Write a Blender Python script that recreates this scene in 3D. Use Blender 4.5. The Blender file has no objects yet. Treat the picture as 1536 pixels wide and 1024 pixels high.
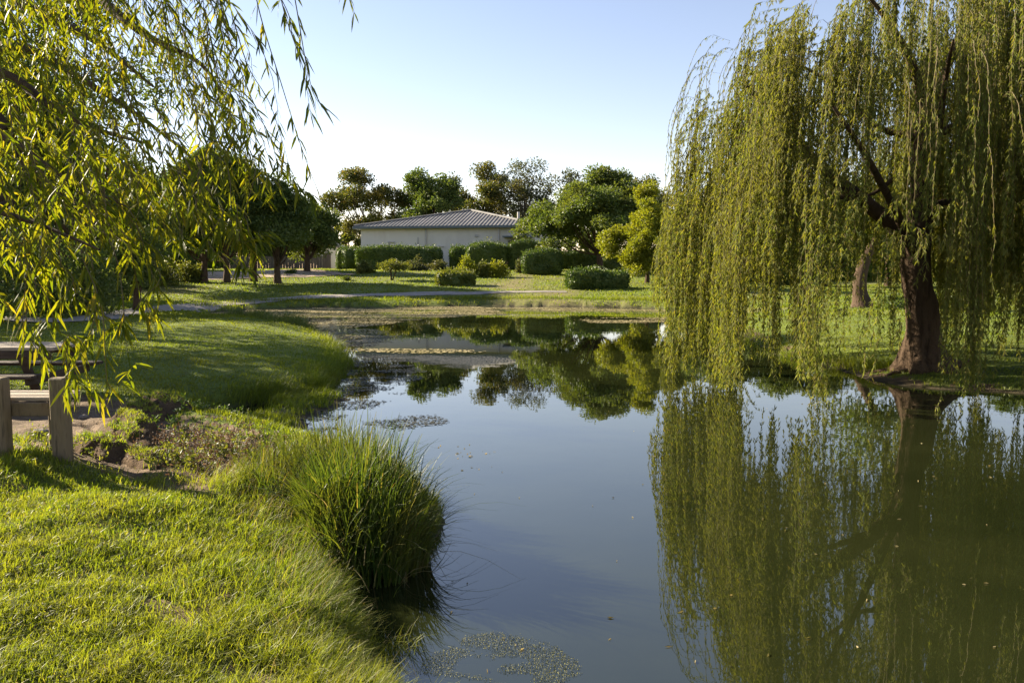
import bpy, bmesh, math, zlib
import numpy as np
from mathutils import Vector, Matrix
rng = np.random.default_rng(11)
R = math.radians
SUN_EL, SUN_AZ = R(25), R(64)          # azimuth counted to the left of the view direction
scn = bpy.context.scene
COL = scn.collection

# ------------------------------------------------------------------ camera
F = 1195.0; CH = 2.2; HZ = 405.0
PITCH = math.atan((512 - HZ) / F)
cam = bpy.data.objects.new("camera", bpy.data.cameras.new("camera"))
COL.objects.link(cam)
cam.location = (0, 0, CH)
cam.rotation_euler = (math.pi / 2 - PITCH, 0, 0)
cam.data.sensor_width = 36; cam.data.lens = 36 * F / 1536
cam.data.clip_start = 0.05; cam.data.clip_end = 3000
scn.camera = cam

def ray(px, py):
    dx, dy = (px - 768) / F, (512 - py) / F
    return np.array([dx, math.cos(PITCH) + dy * math.sin(PITCH), -math.sin(PITCH) + dy * math.cos(PITCH)])
def P(px, py, D):
    d = ray(px, py); t = D / d[1]
    return np.array([d[0] * t, D, CH + d[2] * t])
def Z0(px, py, z=0.0):
    d = ray(px, py); t = (z - CH) / d[2]
    return d[:2] * t

def reseed(text):
    global rng
    rng = np.random.default_rng(zlib.crc32(text.encode()))
# ------------------------------------------------------------------ noise
def _hash(ix, iy, s):
    h = (ix.astype(np.int64) * 374761393 + iy.astype(np.int64) * 668265263 + s * 982451653) & 0x7fffffff
    h = ((h ^ (h >> 13)) * 1274126177) & 0x7fffffff
    return ((h ^ (h >> 16)) & 0xffff) / 65535.0
def vnoise(x, y, s=0):
    ix, iy = np.floor(x), np.floor(y); fx, fy = x - ix, y - iy
    fx = fx * fx * (3 - 2 * fx); fy = fy * fy * (3 - 2 * fy)
    a = _hash(ix, iy, s); b = _hash(ix + 1, iy, s); c = _hash(ix, iy + 1, s); d = _hash(ix + 1, iy + 1, s)
    return (a * (1 - fx) + b * fx) * (1 - fy) + (c * (1 - fx) + d * fx) * fy
def fbm(x, y, s=0, o=4):
    v = 0; a = .5; t = 0
    for k in range(o):
        v = v + a * vnoise(x, y, s + k * 17); t += a; x = x * 2.03 + 5.1; y = y * 2.03 + 2.7; a *= .5
    return v / t
def sstep(a, b, x):
    t = np.clip((x - a) / (b - a), 0, 1); return t * t * (3 - 2 * t)

# ------------------------------------------------------------------ terrain
shore_px = [(560,1024),(535,960),(518,905),(528,876),(590,856),(645,828),(660,785),(632,735),(560,700),(480,676),(430,658),(392,648),(340,638),
            (302,624),(330,613),(400,606),(440,601),(486,590),(512,570),(522,550),(513,527),(482,508),(452,497),(425,490),(380,484),(330,480),(300,476),
            (292,473),(330,468),(400,463.5),(480,461.5),(560,462),(640,460),(720,459),(850,460),(960,462),(1035,466),(1085,482),(1122,508),
            (1166,535),(1220,547),(1290,564),(1340,578),(1400,584),(1470,584),(1536,590),(1700,602)]
SHORE = [tuple(Z0(*p)) for p in shore_px]
SHORE += [(17, 12), (21, 6), (20, -6), (9, -8), (3, -3.5), (1.5, 0.2), (0.6, 1.9), (-0.2, 3.0)]
SHORE = np.array(SHORE)
def poly_sdf(x, y, poly):
    """distance to the polygon's edge, negative inside"""
    x = np.asarray(x, float); y = np.asarray(y, float)
    best = np.full(x.shape, 1e9); inside = np.zeros(x.shape, bool)
    n = len(poly)
    for i in range(n):
        ax, ay = poly[i]; bx, by = poly[(i + 1) % n]
        ex, ey = bx - ax, by - ay
        t = np.clip(((x - ax) * ex + (y - ay) * ey) / (ex * ex + ey * ey + 1e-12), 0, 1)
        best = np.minimum(best, (x - ax - t * ex) ** 2 + (y - ay - t * ey) ** 2)
        if ay != by:
            c = ((ay > y) != (by > y)) & (x < ex * (y - ay) / ey + ax)
            inside ^= c
    d = np.sqrt(best)
    return np.where(inside, -d, d)
HUMM = [(*Z0(462, 610), .45, .16), (*Z0(432, 622), .4, .15), (*Z0(492, 600), .35, .12), (*Z0(395, 640), .5, .2)]
DIRT = np.array([tuple(Z0(*p, .5)) for p in [(-500, 600), (0, 585), (120, 584), (225, 592), (262, 606), (262, 640), (235, 670), (215, 705),
                                             (110, 690), (60, 662), (0, 662), (-500, 700)]])
BANKSOIL = np.array([tuple(Z0(*p, .4)) for p in [(190, 618), (280, 612), (380, 640), (430, 665), (390, 705), (330, 745), (240, 738), (120, 700)]])
WORN = np.array([tuple(Z0(*p, .3)) for p in [(255, 625), (330, 640), (430, 660), (440, 690), (400, 715), (330, 735), (270, 715), (235, 670)]])
def clods(x, y):
    m = np.exp(-(((x + 4.1) / 1.05) ** 2 + ((y - 8.6) / 1.3) ** 2))
    u = (x * .45 + y * .9) * 2 * math.pi / .52 + fbm(x * 1.6, y * 1.6, 77, 2) * 5
    return m, np.abs(np.sin(u)) ** .7
def H(x, y, fine=True):
    x = np.asarray(x, float); y = np.asarray(y, float)
    d = poly_sdf(x, y, SHORE)
    d = d + (fbm(x * 1.3, y * 1.3, 3, 3) - .5) * .28 * np.clip(y / 10, .5, 3)
    r = np.hypot(x, y)
    soft = .28 + .9 * sstep(4, 6, x) * (y < 30)
    land = .27 * (1 - np.exp(-np.clip(d, 0, None) / soft)) + .30 * (1 - np.exp(-np.clip(d, 0, None) / 2.6))
    bed = -.55 * (1 - np.exp(np.clip(d, None, 0) / .9))
    h = np.where(d > 0, land, bed)
    rise = sstep(45, 80, y) * (1 - sstep(13, 27, x)) * 1.7
    h = h + rise * np.clip(d / 4, 0, 1)
    k = np.clip(d / 1.2, 0, 1)
    h = h + k * (fbm(x / 5, y / 5, 21, 3) - .5) * .28
    if fine:
        near = np.clip(1.4 - r / 22, 0, 1)
        h = h + k * near * (fbm(x * 1.7, y * 1.7, 33, 3) - .5) * .13
    dd = poly_sdf(x, y, DIRT)
    m = sstep(.25, -.25, dd)
    h = h - .10 * m + m * (fbm(x * 6, y * 6, 41, 2) - .5) * .025
    # slumped clods of turf along the worn bank
    h = h - .20 * sstep(.35, -.45, poly_sdf(x, y, WORN)) * np.clip(d / .4, 0, 1)
    mb, cr = clods(x, y); h = h + mb * np.clip(d / .5, 0, 1) * .14 * (cr - .5)
    for (hx, hy, hr, hh) in HUMM:
        q = ((x - hx) ** 2 + (y - hy) ** 2) / hr ** 2
        h = np.maximum(h, -.05 + hh * np.exp(-q * .8) + (fbm(x * 5, y * 5, 9, 2) - .5) * .05)
    return h
def Hs(x, y): return float(H(np.array([x]), np.array([y]))[0])
_D = np.concatenate([np.arange(2, 20, .03), np.arange(20, 160, .12)])
def G(px, py):
    d = ray(px, py); t = _D / d[1]
    h = H(d[0] * t, _D, True); z = CH + d[2] * t
    i = int(np.argmax(z < h))
    return np.array([d[0] * t[i], _D[i], h[i]])
def on(x, y): return np.array([x, y, Hs(x, y)])

# ------------------------------------------------------------------ mesh helpers
class Acc:
    def __init__(s): s.V = []; s.Q = []; s.T = []; s.n = 0
    def add(s, V, Q=None, T=None):
        V = np.asarray(V, np.float32).reshape(-1, 3)
        if Q is not None: s.Q.append(np.asarray(Q, np.int64).reshape(-1, 4) + s.n)
        if T is not None: s.T.append(np.asarray(T, np.int64).reshape(-1, 3) + s.n)
        s.V.append(V); s.n += len(V)
        return s
    def build(s, name, mat, parent=None, smooth=False):
        V = np.concatenate(s.V) if s.V else np.zeros((0, 3), np.float32)
        Q = np.concatenate(s.Q) if s.Q else np.zeros((0, 4), np.int64)
        T = np.concatenate(s.T) if s.T else np.zeros((0, 3), np.int64)
        me = bpy.data.meshes.new(name)
        me.vertices.add(len(V)); me.vertices.foreach_set("co", V.ravel())
        nl = Q.size + T.size
        me.loops.add(nl)
        me.loops.foreach_set("vertex_index", np.concatenate([Q.ravel(), T.ravel()]).astype(np.int32))
        me.polygons.add(len(Q) + len(T))
        ls = np.concatenate([np.arange(len(Q)) * 4, Q.size + np.arange(len(T)) * 3]).astype(np.int32)
        me.polygons.foreach_set("loop_start", ls)
        me.polygons.foreach_set("use_smooth", np.full(len(ls), bool(smooth)))
        me.update(calc_edges=True)
        me.materials.append(mat)
        o = bpy.data.objects.new(name, me); COL.objects.link(o)
        if parent is not None: o.parent = parent
        return o
def tag(o, label, cat, group=None, kind=None):
    if label: o["label"] = label
    if cat: o["category"] = cat
    if group: o["group"] = group
    if kind: o["kind"] = kind
    return o
def thing(name, loc, label, cat, group=None):
    o = bpy.data.objects.new(name, None); o.empty_display_size = .3
    o.location = tuple(float(v) for v in loc); COL.objects.link(o)
    return tag(o, label, cat, group)
def structure(o, label=None):
    o["kind"] = "structure"
    if label: o["label"] = label; o["category"] = o.name.replace("_", " ")
    return o
def unit(v): return v / (np.linalg.norm(v, axis=-1, keepdims=True) + 1e-9)
def smoothpath(pts, n):
    pts = np.array(pts, float); m = len(pts)
    out = []
    for t in np.linspace(0, m - 1, n):
        i = min(int(t), m - 2); f = t - i
        p0 = pts[max(i - 1, 0)]; p1 = pts[i]; p2 = pts[i + 1]; p3 = pts[min(i + 2, m - 1)]
        out.append(.5 * ((2 * p1) + (-p0 + p2) * f + (2 * p0 - 5 * p1 + 4 * p2 - p3) * f * f + (-p0 + 3 * p1 - 3 * p2 + p3) * f ** 3))
    return np.array(out)
def tube(acc, pts, rad, sides=8, rough=0.0, seed=0, flare=None):
    pts = np.asarray(pts, float); n = len(pts)
    rad = np.interp(np.linspace(0, 1, n), np.linspace(0, 1, len(rad)), rad) if np.ndim(rad) else np.full(n, rad)
    tan = unit(np.gradient(pts, axis=0))
    ref = np.array([.31, .95, .07])
    a = unit(np.cross(tan, ref)); b = np.cross(tan, a)
    th = np.arange(sides) * 2 * math.pi / sides
    ring = pts[:, None] + (a[:, None] * np.cos(th)[None, :, None] + b[:, None] * np.sin(th)[None, :, None]) * rad[:, None, None] * (
        1 + rough * (np.stack([vnoise(th * 1.7 + seed, np.full(sides, i * .35 + seed), 5) for i in range(n)]) - .5)[:, :, None] if rough else 1)
    if flare is not None: ring = flare(ring)
    i = np.arange(n - 1)[:, None] * sides; j = np.arange(sides)[None]; k = (j + 1) % sides
    Q = np.stack([i + j, i + k, i + sides + k, i + sides + j], -1).reshape(-1, 4)
    acc.add(ring.reshape(-1, 3), Q)
def leaves(acc, base, dirs, length, width, fold=.25):
    """one four-cornered leaf per base point, folded a little along its midrib"""
    n = len(base); dirs = unit(np.asarray(dirs, float))
    length = np.broadcast_to(length, (n,))[:, None]; width = np.broadcast_to(width, (n,))[:, None]
    rnd = unit(rng.normal(size=(n, 3))); side = unit(np.cross(dirs, rnd)); nor = np.cross(side, dirs)
    mid = base + dirs * length * .45
    up = nor * width * fold
    V = np.stack([base, mid + side * width * .5 + up, base + dirs * length, mid - side * width * .5 + up], 1)
    acc.add(V.reshape(-1, 3), np.arange(n * 4).reshape(n, 4))
def lances(acc, base, dirs, length, width, droop=.25):
    """long narrow leaves, two quads and a tip, curling downwards"""
    n = len(base); dirs = unit(np.asarray(dirs, float))
    L = np.broadcast_to(length, (n,))[:, None]; W = np.broadcast_to(width, (n,))[:, None]
    rnd = unit(rng.normal(size=(n, 3))); side = unit(np.cross(dirs, rnd)); nor = np.cross(side, dirs)
    g = np.array([0, 0, -1.0]) * droop + nor * (rng.normal(size=(n, 1)) * .12)
    p1 = base + dirs * L * .35 + g * L * .08; p2 = base + dirs * L * .7 + g * L * .35; p3 = base + dirs * L * .95 + g * L * .75
    V = np.stack([base, p1 + side * W * .5, p1 - side * W * .5, p2 + side * W * .38, p2 - side * W * .38, p3], 1)
    o = np.arange(n)[:, None] * 6
    acc.add(V.reshape(-1, 3), (o + np.array([1, 3, 4, 2])), np.concatenate([o + np.array([0, 1, 2]), o + np.array([3, 5, 4])]))
def blades(acc, base, height, width, lean, leandir, tipdrop=0.0):
    """grass blades: quad below, triangle above"""
    n = len(base); height = np.broadcast_to(height, (n,)); width = np.broadcast_to(width, (n,)); lean = np.broadcast_to(lean, (n,))
    a = rng.uniform(0, 2 * math.pi, n)
    sd = np.stack([np.cos(a), np.sin(a), np.zeros(n)], 1)
    ld = np.stack([np.cos(leandir), np.sin(leandir), np.zeros(n)], 1)
    h = height[:, None]; w = width[:, None]; l = lean[:, None]; up = np.array([0, 0, 1.0])
    m = base + up * h * .55 + ld * h * l * .3
    t = base + up * h * (1 - .35 * l ** 2 - tipdrop) + ld * h * l
    V = np.stack([base - sd * w * .5, base + sd * w * .5, m + sd * w * .4, m - sd * w * .4, t], 1)
    o = np.arange(n)[:, None] * 5
    acc.add(V.reshape(-1, 3), o + np.array([0, 1, 2, 3]), o + np.array([3, 2, 4]))
def longblades(acc, base, height, width, lean, leandir, segs=6, droop=.5):
    n = len(base)
    a = leandir + math.pi / 2 + rng.normal(size=n) * .7
    sd = np.stack([np.cos(a), np.sin(a), np.zeros(n)], 1); ld = np.stack([np.cos(leandir), np.sin(leandir), np.zeros(n)], 1)
    t = np.linspace(0, 1, segs + 1)[None, :, None]
    h = height[:, None, None]; l = lean[:, None, None]; dr = np.broadcast_to(droop, (n,))[:, None, None]
    c = base[:, None] + np.array([0, 0, 1.0]) * h * (t - dr * l * t ** 3) + ld[:, None] * h * l * (t ** 2)
    c = c + sd[:, None] * (rng.normal(size=(n, 1, 1)) * .05 * h * t ** 2)
    w = width[:, None, None] * (np.clip(1.05 - t, .04, 1) ** .6) * .5
    V = np.stack([c - sd[:, None] * w, c + sd[:, None] * w], 2)
    o = np.arange(n)[:, None, None] * (segs + 1) * 2; i = np.arange(segs)[None, :, None] * 2
    acc.add(V.reshape(-1, 3), (o + i + np.array([0, 1, 3, 2])).reshape(-1, 4))
def box(acc, c, s, ax=None, bev=.006):
    """bevelled box; ax = rows of a rotation (x, y, z axes)"""
    bm = bmesh.new(); bmesh.ops.create_cube(bm, size=1)
    for v in bm.verts: v.co = Vector((v.co.x * s[0], v.co.y * s[1], v.co.z * s[2]))
    if bev: bmesh.ops.bevel(bm, geom=bm.edges[:], offset=min(bev, min(s) * .3), segments=1, profile=.5, affect='EDGES')
    bm.verts.index_update()
    V = np.array([v.co[:] for v in bm.verts])
    if ax is not None: V = V @ np.asarray(ax)
    q = [[v.index for v in f.verts] for f in bm.faces if len(f.verts) == 4]
    t = [[v.index for v in f.verts] for f in bm.faces if len(f.verts) == 3]
    bm.free()
    acc.add(V + np.asarray(c), q, t if t else None)
def frame2(u):
    u = np.array([u[0], u[1], 0.0]); u = u / np.linalg.norm(u)
    return np.array([u, [-u[1], u[0], 0], [0, 0, 1.0]])

# ------------------------------------------------------------------ materials
def newmat(name):
    m = bpy.data.materials.new(name); m.use_nodes = True
    nt = m.node_tree; nt.nodes.clear()
    out = nt.nodes.new("ShaderNodeOutputMaterial")
    return m, nt, out
def N(nt, t, **kw):
    n = nt.nodes.new(t)
    for k, v in kw.items():
        if k in n.inputs: n.inputs[k].default_value = v
        else: setattr(n, k, v)
    return n
def ramp(nt, stops, fac=None):
    n = nt.nodes.new("ShaderNodeValToRGB"); e = n.color_ramp.elements
    while len(e) < len(stops): e.new(.5)
    for k, (p, c) in enumerate(stops): e[k].position = p; e[k].color = (*c, 1)
    if fac is not None: nt.links.new(fac, n.inputs[0])
    return n
def noise(nt, scale, detail=4, rough=.55, vec=None):
    n = N(nt, "ShaderNodeTexNoise"); n.inputs["Scale"].default_value = scale; n.inputs["Detail"].default_value = detail; n.inputs["Roughness"].default_value = rough
    if vec is not None: nt.links.new(vec, n.inputs["Vector"])
    return n
def mixc(nt, a, b, f, mode='MIX'):
    n = nt.nodes.new("ShaderNodeMix"); n.data_type = 'RGBA'; n.blend_type = mode
    for s, k in ((a, 6), (b, 7), (f, 0)):
        if hasattr(s, "is_linked"): nt.links.new(s, n.inputs[k])
        elif k == 0: n.inputs[0].default_value = s
        else: n.inputs[k].default_value = (*s, 1)
    return n.outputs[2]
def leafmat(name, stops, patch=None, transl=.45, tcol=(1.5, 1.45, .5), rough=.5, pscale=.6, spec=.35):
    m, nt, out = newmat(name)
    g = N(nt, "ShaderNodeNewGeometry")
    c = ramp(nt, stops, g.outputs["Random Per Island"]).outputs[0]
    if patch:
        nz = noise(nt, pscale, 3, .6, g.outputs["Position"])
        f = ramp(nt, [(.42, (0, 0, 0)), (.66, (1, 1, 1))], nz.outputs["Fac"]).outputs[0]
        c = mixc(nt, c, patch, f) if len(patch) == 3 else c
    p = N(nt, "ShaderNodeBsdfPrincipled", Roughness=rough)
    p.inputs["Specular IOR Level"].default_value = spec
    nt.links.new(c, p.inputs["Base Color"])
    t = N(nt, "ShaderNodeBsdfTranslucent")
    nt.links.new(mixc(nt, c, tcol, 1.0, 'MULTIPLY'), t.inputs["Color"])
    s = N(nt, "ShaderNodeMixShader"); s.inputs[0].default_value = transl
    nt.links.new(p.outputs[0], s.inputs[1]); nt.links.new(t.outputs[0], s.inputs[2]); nt.links.new(s.outputs[0], out.inputs[0])
    return m
def solidmat(name, a, b, scale=6, rough=.8, bump=.3, bscale=None, stretch=None, spec=.3, metallic=0, c3=None):
    m, nt, out = newmat(name)
    tc = N(nt, "ShaderNodeTexCoord"); vec = tc.outputs["Object"]
    if stretch:
        mp = N(nt, "ShaderNodeMapping"); mp.inputs["Scale"].default_value = stretch; nt.links.new(vec, mp.inputs[0]); vec = mp.outputs[0]
    n1 = noise(nt, scale, 6, .6, vec)
    st = [(.3, a), (.7, b)] if c3 is None else [(.28, a), (.5, b), (.75, c3)]
    c = ramp(nt, st, n1.outputs["Fac"]).outputs[0]
    p = N(nt, "ShaderNodeBsdfPrincipled", Roughness=rough, Metallic=metallic); p.inputs["Specular IOR Level"].default_value = spec
    nt.links.new(c, p.inputs["Base Color"])
    if bump:
        n2 = noise(nt, bscale or scale * 4, 5, .65, vec)
        b_ = N(nt, "ShaderNodeBump", Strength=bump, Distance=.06 if 'bark' in name else .03); nt.links.new(n2.outputs["Fac"], b_.inputs["Height"]); nt.links.new(b_.outputs[0], p.inputs["Normal"])
    nt.links.new(p.outputs[0], out.inputs[0])
    return m

M = {}
M['willow'] = leafmat("willow_leaf", [(0, (.085, .115, .028)), (.45, (.145, .175, .042)), (.85, (.205, .22, .058)), (1, (.25, .21, .07))], (.15, .155, .04), .52, (1.5, 1.4, .42), .6, .7, .15)
M['willow_near'] = leafmat("near_willow_leaf", [(0, (.055, .085, .010)), (.5, (.095, .118, .014)), (.9, (.135, .145, .018)), (1, (.17, .15, .03))], None, .6, (2.0, 1.75, .3), .5, 1, .2)
M['twig'] = solidmat("willow_twig", (.075, .055, .022), (.13, .095, .035), 20, .6, 0)
M['dark_leaf'] = leafmat("dark_leaf", [(0, (0.0415, 0.0716, 0.0189)), (.6, (0.0792, 0.1206, 0.0282)), (1, (0.1413, 0.1734, 0.0415))], (0.0943, 0.1244, 0.0302), .38, (1.5, 1.4, .5), .5, .5)
M['mid_leaf'] = leafmat("mid_leaf", [(0, (0.0514, 0.0847, 0.0227)), (.6, (0.0907, 0.1331, 0.0333)), (1, (0.1512, 0.1891, 0.0514))], (0.1135, 0.1361, 0.0333), .4, (1.5, 1.4, .4), .5, .5)
M['grey_leaf'] = leafmat("grey_green_leaf", [(0, (0.0438, 0.0625, 0.0275)), (.6, (0.0813, 0.1000, 0.0450)), (1, (0.1375, 0.1500, 0.0750))], (0.1063, 0.0938, 0.0375), .35, (1.4, 1.3, .5), .5, .35)
M['autumn_leaf'] = leafmat("turning_leaf", [(0, (.042, .062, .02)), (.6, (.082, .10, .03)), (.93, (.125, .12, .035)), (1, (.20, .12, .035))], (.115, .105, .03), .42, (1.5, 1.4, .42), .5, .2)
M['yellow_leaf'] = leafmat("yellow_leaf", [(0, (.12, .145, .014)), (.5, (.20, .215, .02)), (1, (.28, .27, .03))], (.16, .185, .02), .45, (1.4, 1.35, .4), .5, .6)
M['lime_leaf'] = leafmat("lime_leaf", [(0, (0.0575, 0.0805, 0.0161)), (.5, (0.1150, 0.1380, 0.0276)), (1, (0.1955, 0.1955, 0.0460))], None, .42, (1.4, 1.3, .4), .5)
M['hedge_leaf'] = leafmat("hedge_leaf", [(0, (0.0269, 0.0571, 0.0134)), (.6, (0.0638, 0.1092, 0.0235)), (1, (0.1260, 0.1680, 0.0370))], None, .3, (1.5, 1.4, .4), .45)
M['brown_leaf'] = leafmat("dead_leaf", [(0, (.05, .03, .018)), (.6, (.11, .07, .04)), (1, (.17, .12, .075))], None, .3, (1.2, 1, .7), .6)
M['reed'] = leafmat("reed_blade", [(0, (.030, .058, .012)), (.5, (.054, .09, .018)), (.9, (.095, .128, .028)), (1, (.26, .21, .09))], (.075, .085, .022), .45, (1.6, 1.45, .4), .5, 2.2, .22)
M['grass'] = leafmat("grass_blade", [(0, (.085, .125, .014)), (.5, (.145, .19, .022)), (.88, (.20, .225, .032)), (1, (.32, .27, .11))], (.18, .185, .032), .5, (1.5, 1.5, .35), .5, .9)
M['lawn'] = leafmat("lawn_blade", [(0, (.07, .105, .013)), (.5, (.115, .155, .019)), (1, (.165, .19, .028))], (.14, .15, .026), .5, (1.5, 1.5, .35), .5, .25)
M['dry_grass'] = leafmat("dry_grass_blade", [(0, (.10, .09, .03)), (.5, (.20, .16, .07)), (1, (.30, .24, .12))], None, .4, (1.3, 1.2, .7), .6)
M['bark'] = solidmat("rough_bark", (.016, .011, .008), (.085, .058, .038), 6, .95, 1.0, 13, (1, 1, .22), .12, 0, (.045, .03, .02))
M['bark_pale'] = solidmat("pale_bark", (.05, .04, .03), (.14, .11, .08), 6, .9, .7, 16, (1, 1, .3), .2)
M['post'] = solidmat("weathered_post_wood", (.055, .044, .028), (.19, .145, .09), 5, .85, .5, 40, (6, 6, .7), .2, 0, (.12, .098, .06))
M['plank'] = solidmat("weathered_plank_wood", (.13, .10, .07), (.31, .26, .20), 5, .8, .4, 40, (.6, 7, 7), .25, 0, (.27, .23, .18))
M['table_wood'] = solidmat("dark_table_wood", (.035, .024, .017), (.09, .065, .045), 5, .8, .4, 40, (.6, 7, 7), .25)
M['wall'] = solidmat("cream_render_wall", (.60, .535, .465), (.71, .645, .57), .5, .95, 0, 30, (1, 1, .35), .1, 0, (.66, .60, .53))
M['shed_wall'] = solidmat("pale_shed_wall", (.5, .47, .42), (.6, .57, .52), .5, .9, .1, 30)
M['gutter'] = solidmat("grey_painted_metal", (.085, .10, .11), (.12, .14, .15), 2, .5, 0, spec=.5)
M['pipe'] = solidmat("pale_pipe_paint", (.42, .39, .36), (.52, .48, .45), 2, .5, 0)
M['roof'] = solidmat("grey_roof_tiles", (.095, .092, .09), (.20, .192, .185), 1.2, .7, .2, 20, None, .4)
M['fence'] = solidmat("dark_fence_board", (.05, .045, .04), (.12, .10, .085), 3, .85, .2, 12, (1, 1, .3))
M['path'] = solidmat("pale_gravel_path", (.19, .165, .145), (.30, .27, .235), 3, .95, .4, 60)
M['yard'] = solidmat("dusty_gravel_yard", (.25, .18, .13), (.38, .29, .22), .8, .95, .3, 30)
M['algae'] = solidmat("tan_pond_scum", (.15, .12, .05), (.28, .23, .09), .45, .75, .5, 9, (1, 2.2, 1), .35, 0, (.42, .34, .2))
M['weed'] = solidmat("dark_pond_weed", (.022, .02, .01), (.05, .046, .018), 1.5, .6, .5, 14, None, .4)
M['lime_algae'] = solidmat("yellow_green_algae", (.075, .08, .016), (.16, .155, .035), 8, .6, .6, 30)
M['soil'] = solidmat("crumbly_soil", (.035, .022, .013), (.10, .066, .038), 9, .95, .9, 45, None, .1, 0, (.065, .043, .026))
M['stone'] = solidmat("grey_brown_stone", (.07, .06, .05), (.2, .17, .14), 6, .9, .5, 20)

def glassmat():
    m, nt, out = newmat("dark_window_glass")
    p = N(nt, "ShaderNodeBsdfPrincipled", Roughness=.08); p.inputs["Base Color"].default_value = (.02, .024, .028, 1)
    nt.links.new(p.outputs[0], out.inputs[0]); return m
M['glass'] = glassmat()

def groundmat():
    m, nt, out = newmat("turf_and_soil")
    g = N(nt, "ShaderNodeNewGeometry"); pos = g.outputs["Position"]
    at = N(nt, "ShaderNodeAttribute", attribute_name="soil"); at2 = N(nt, "ShaderNodeAttribute", attribute_name="dry"); at3 = N(nt, "ShaderNodeAttribute", attribute_name="mud")
    n1 = noise(nt, .35, 5, .6, pos); n2 = noise(nt, 5, 5, .65, pos); n3 = noise(nt, 28, 4, .7, pos)
    turf = ramp(nt, [(.3, (.080, .110, .014)), (.55, (.12, .155, .02)), (.75, (.16, .175, .03))], n1.outputs["Fac"]).outputs[0]
    turf = mixc(nt, turf, (.05, .062, .012), ramp(nt, [(.45, (0, 0, 0)), (.7, (.8, .8, .8))], n2.outputs["Fac"]).outputs[0])
    dry = ramp(nt, [(.3, (.11, .10, .032)), (.7, (.23, .18, .085))], n2.outputs["Fac"]).outputs[0]
    soil = ramp(nt, [(.25, (.055, .036, .020)), (.5, (.125, .084, .048)), (.75, (.215, .152, .095))], n2.outputs["Fac"]).outputs[0]
    soil = mixc(nt, soil, (.055, .038, .026), ramp(nt, [(.55, (0, 0, 0)), (.72, (.8, .8, .8))], n3.outputs["Fac"]).outputs[0])
    mud = ramp(nt, [(.3, (.022, .018, .010)), (.7, (.06, .046, .026))], n2.outputs["Fac"]).outputs[0]
    at4 = N(nt, "ShaderNodeAttribute", attribute_name="thatch")
    th = ramp(nt, [(.3, (.022, .018, .008)), (.55, (.06, .055, .018)), (.75, (.13, .10, .05))], n3.outputs["Fac"]).outputs[0]
    turf = mixc(nt, turf, th, at4.outputs["Fac"])
    c = mixc(nt, turf, dry, at2.outputs["Fac"])
    # ragged edge between turf and soil
    ma = N(nt, "ShaderNodeMath", operation='MULTIPLY_ADD'); nt.links.new(n2.outputs["Fac"], ma.inputs[0]); ma.inputs[1].default_value = .9; 
    sub = N(nt, "ShaderNodeMath", operation='SUBTRACT'); nt.links.new(at.outputs["Fac"], sub.inputs[0]); sub.inputs[1].default_value = .45
    nt.links.new(sub.outputs[0], ma.inputs[2])
    c = mixc(nt, c, soil, ramp(nt, [(.40, (0, 0, 0)), (.62, (1, 1, 1))], ma.outputs[0]).outputs[0])
    c = mixc(nt, c, mud, at3.outputs["Fac"])
    p = N(nt, "ShaderNodeBsdfPrincipled", Roughness=.9); p.inputs["Specular IOR Level"].default_value = .2
    nt.links.new(c, p.inputs["Base Color"])
    add = N(nt, "ShaderNodeMath", operation='ADD'); nt.links.new(n2.outputs["Fac"], add.inputs[0]); nt.links.new(n3.outputs["Fac"], add.inputs[1])
    b = N(nt, "ShaderNodeBump", Strength=.7, Distance=.05); nt.links.new(add.outputs[0], b.inputs["Height"]); nt.links.new(b.outputs[0], p.inputs["Normal"])
    nt.links.new(p.outputs[0], out.inputs[0]); return m
M['ground'] = groundmat()

def watermat():
    m, nt, out = newmat("still_pond_water")
    g = N(nt, "ShaderNodeNewGeometry"); pos = g.outputs["Position"]
    n1 = noise(nt, .5, 4, .6, pos)
    c = ramp(nt, [(.35, (.0105, .0135, .004)), (.65, (.017, .020, .006))], n1.outputs["Fac"]).outputs[0]
    p = N(nt, "ShaderNodeBsdfPrincipled", Roughness=.012, IOR=2.0)
    nt.links.new(c, p.inputs["Base Color"])
    mp = N(nt, "ShaderNodeMapping"); mp.inputs["Scale"].default_value = (1, .8, 1); nt.links.new(pos, mp.inputs[0])
    n2 = noise(nt, 2.2, 3, .5, mp.outputs[0]); n3 = noise(nt, .35, 2, .5, pos)
    ml = N(nt, "ShaderNodeMath", operation='MULTIPLY'); nt.links.new(n2.outputs["Fac"], ml.inputs[0]); nt.links.new(n3.outputs["Fac"], ml.inputs[1])
    b = N(nt, "ShaderNodeBump", Strength=.10, Distance=.02); nt.links.new(ml.outputs[0], b.inputs["Height"]); nt.links.new(b.outputs[0], p.inputs["Normal"])
    nt.links.new(p.outputs[0], out.inputs[0]); return m
M['water'] = watermat()

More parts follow.
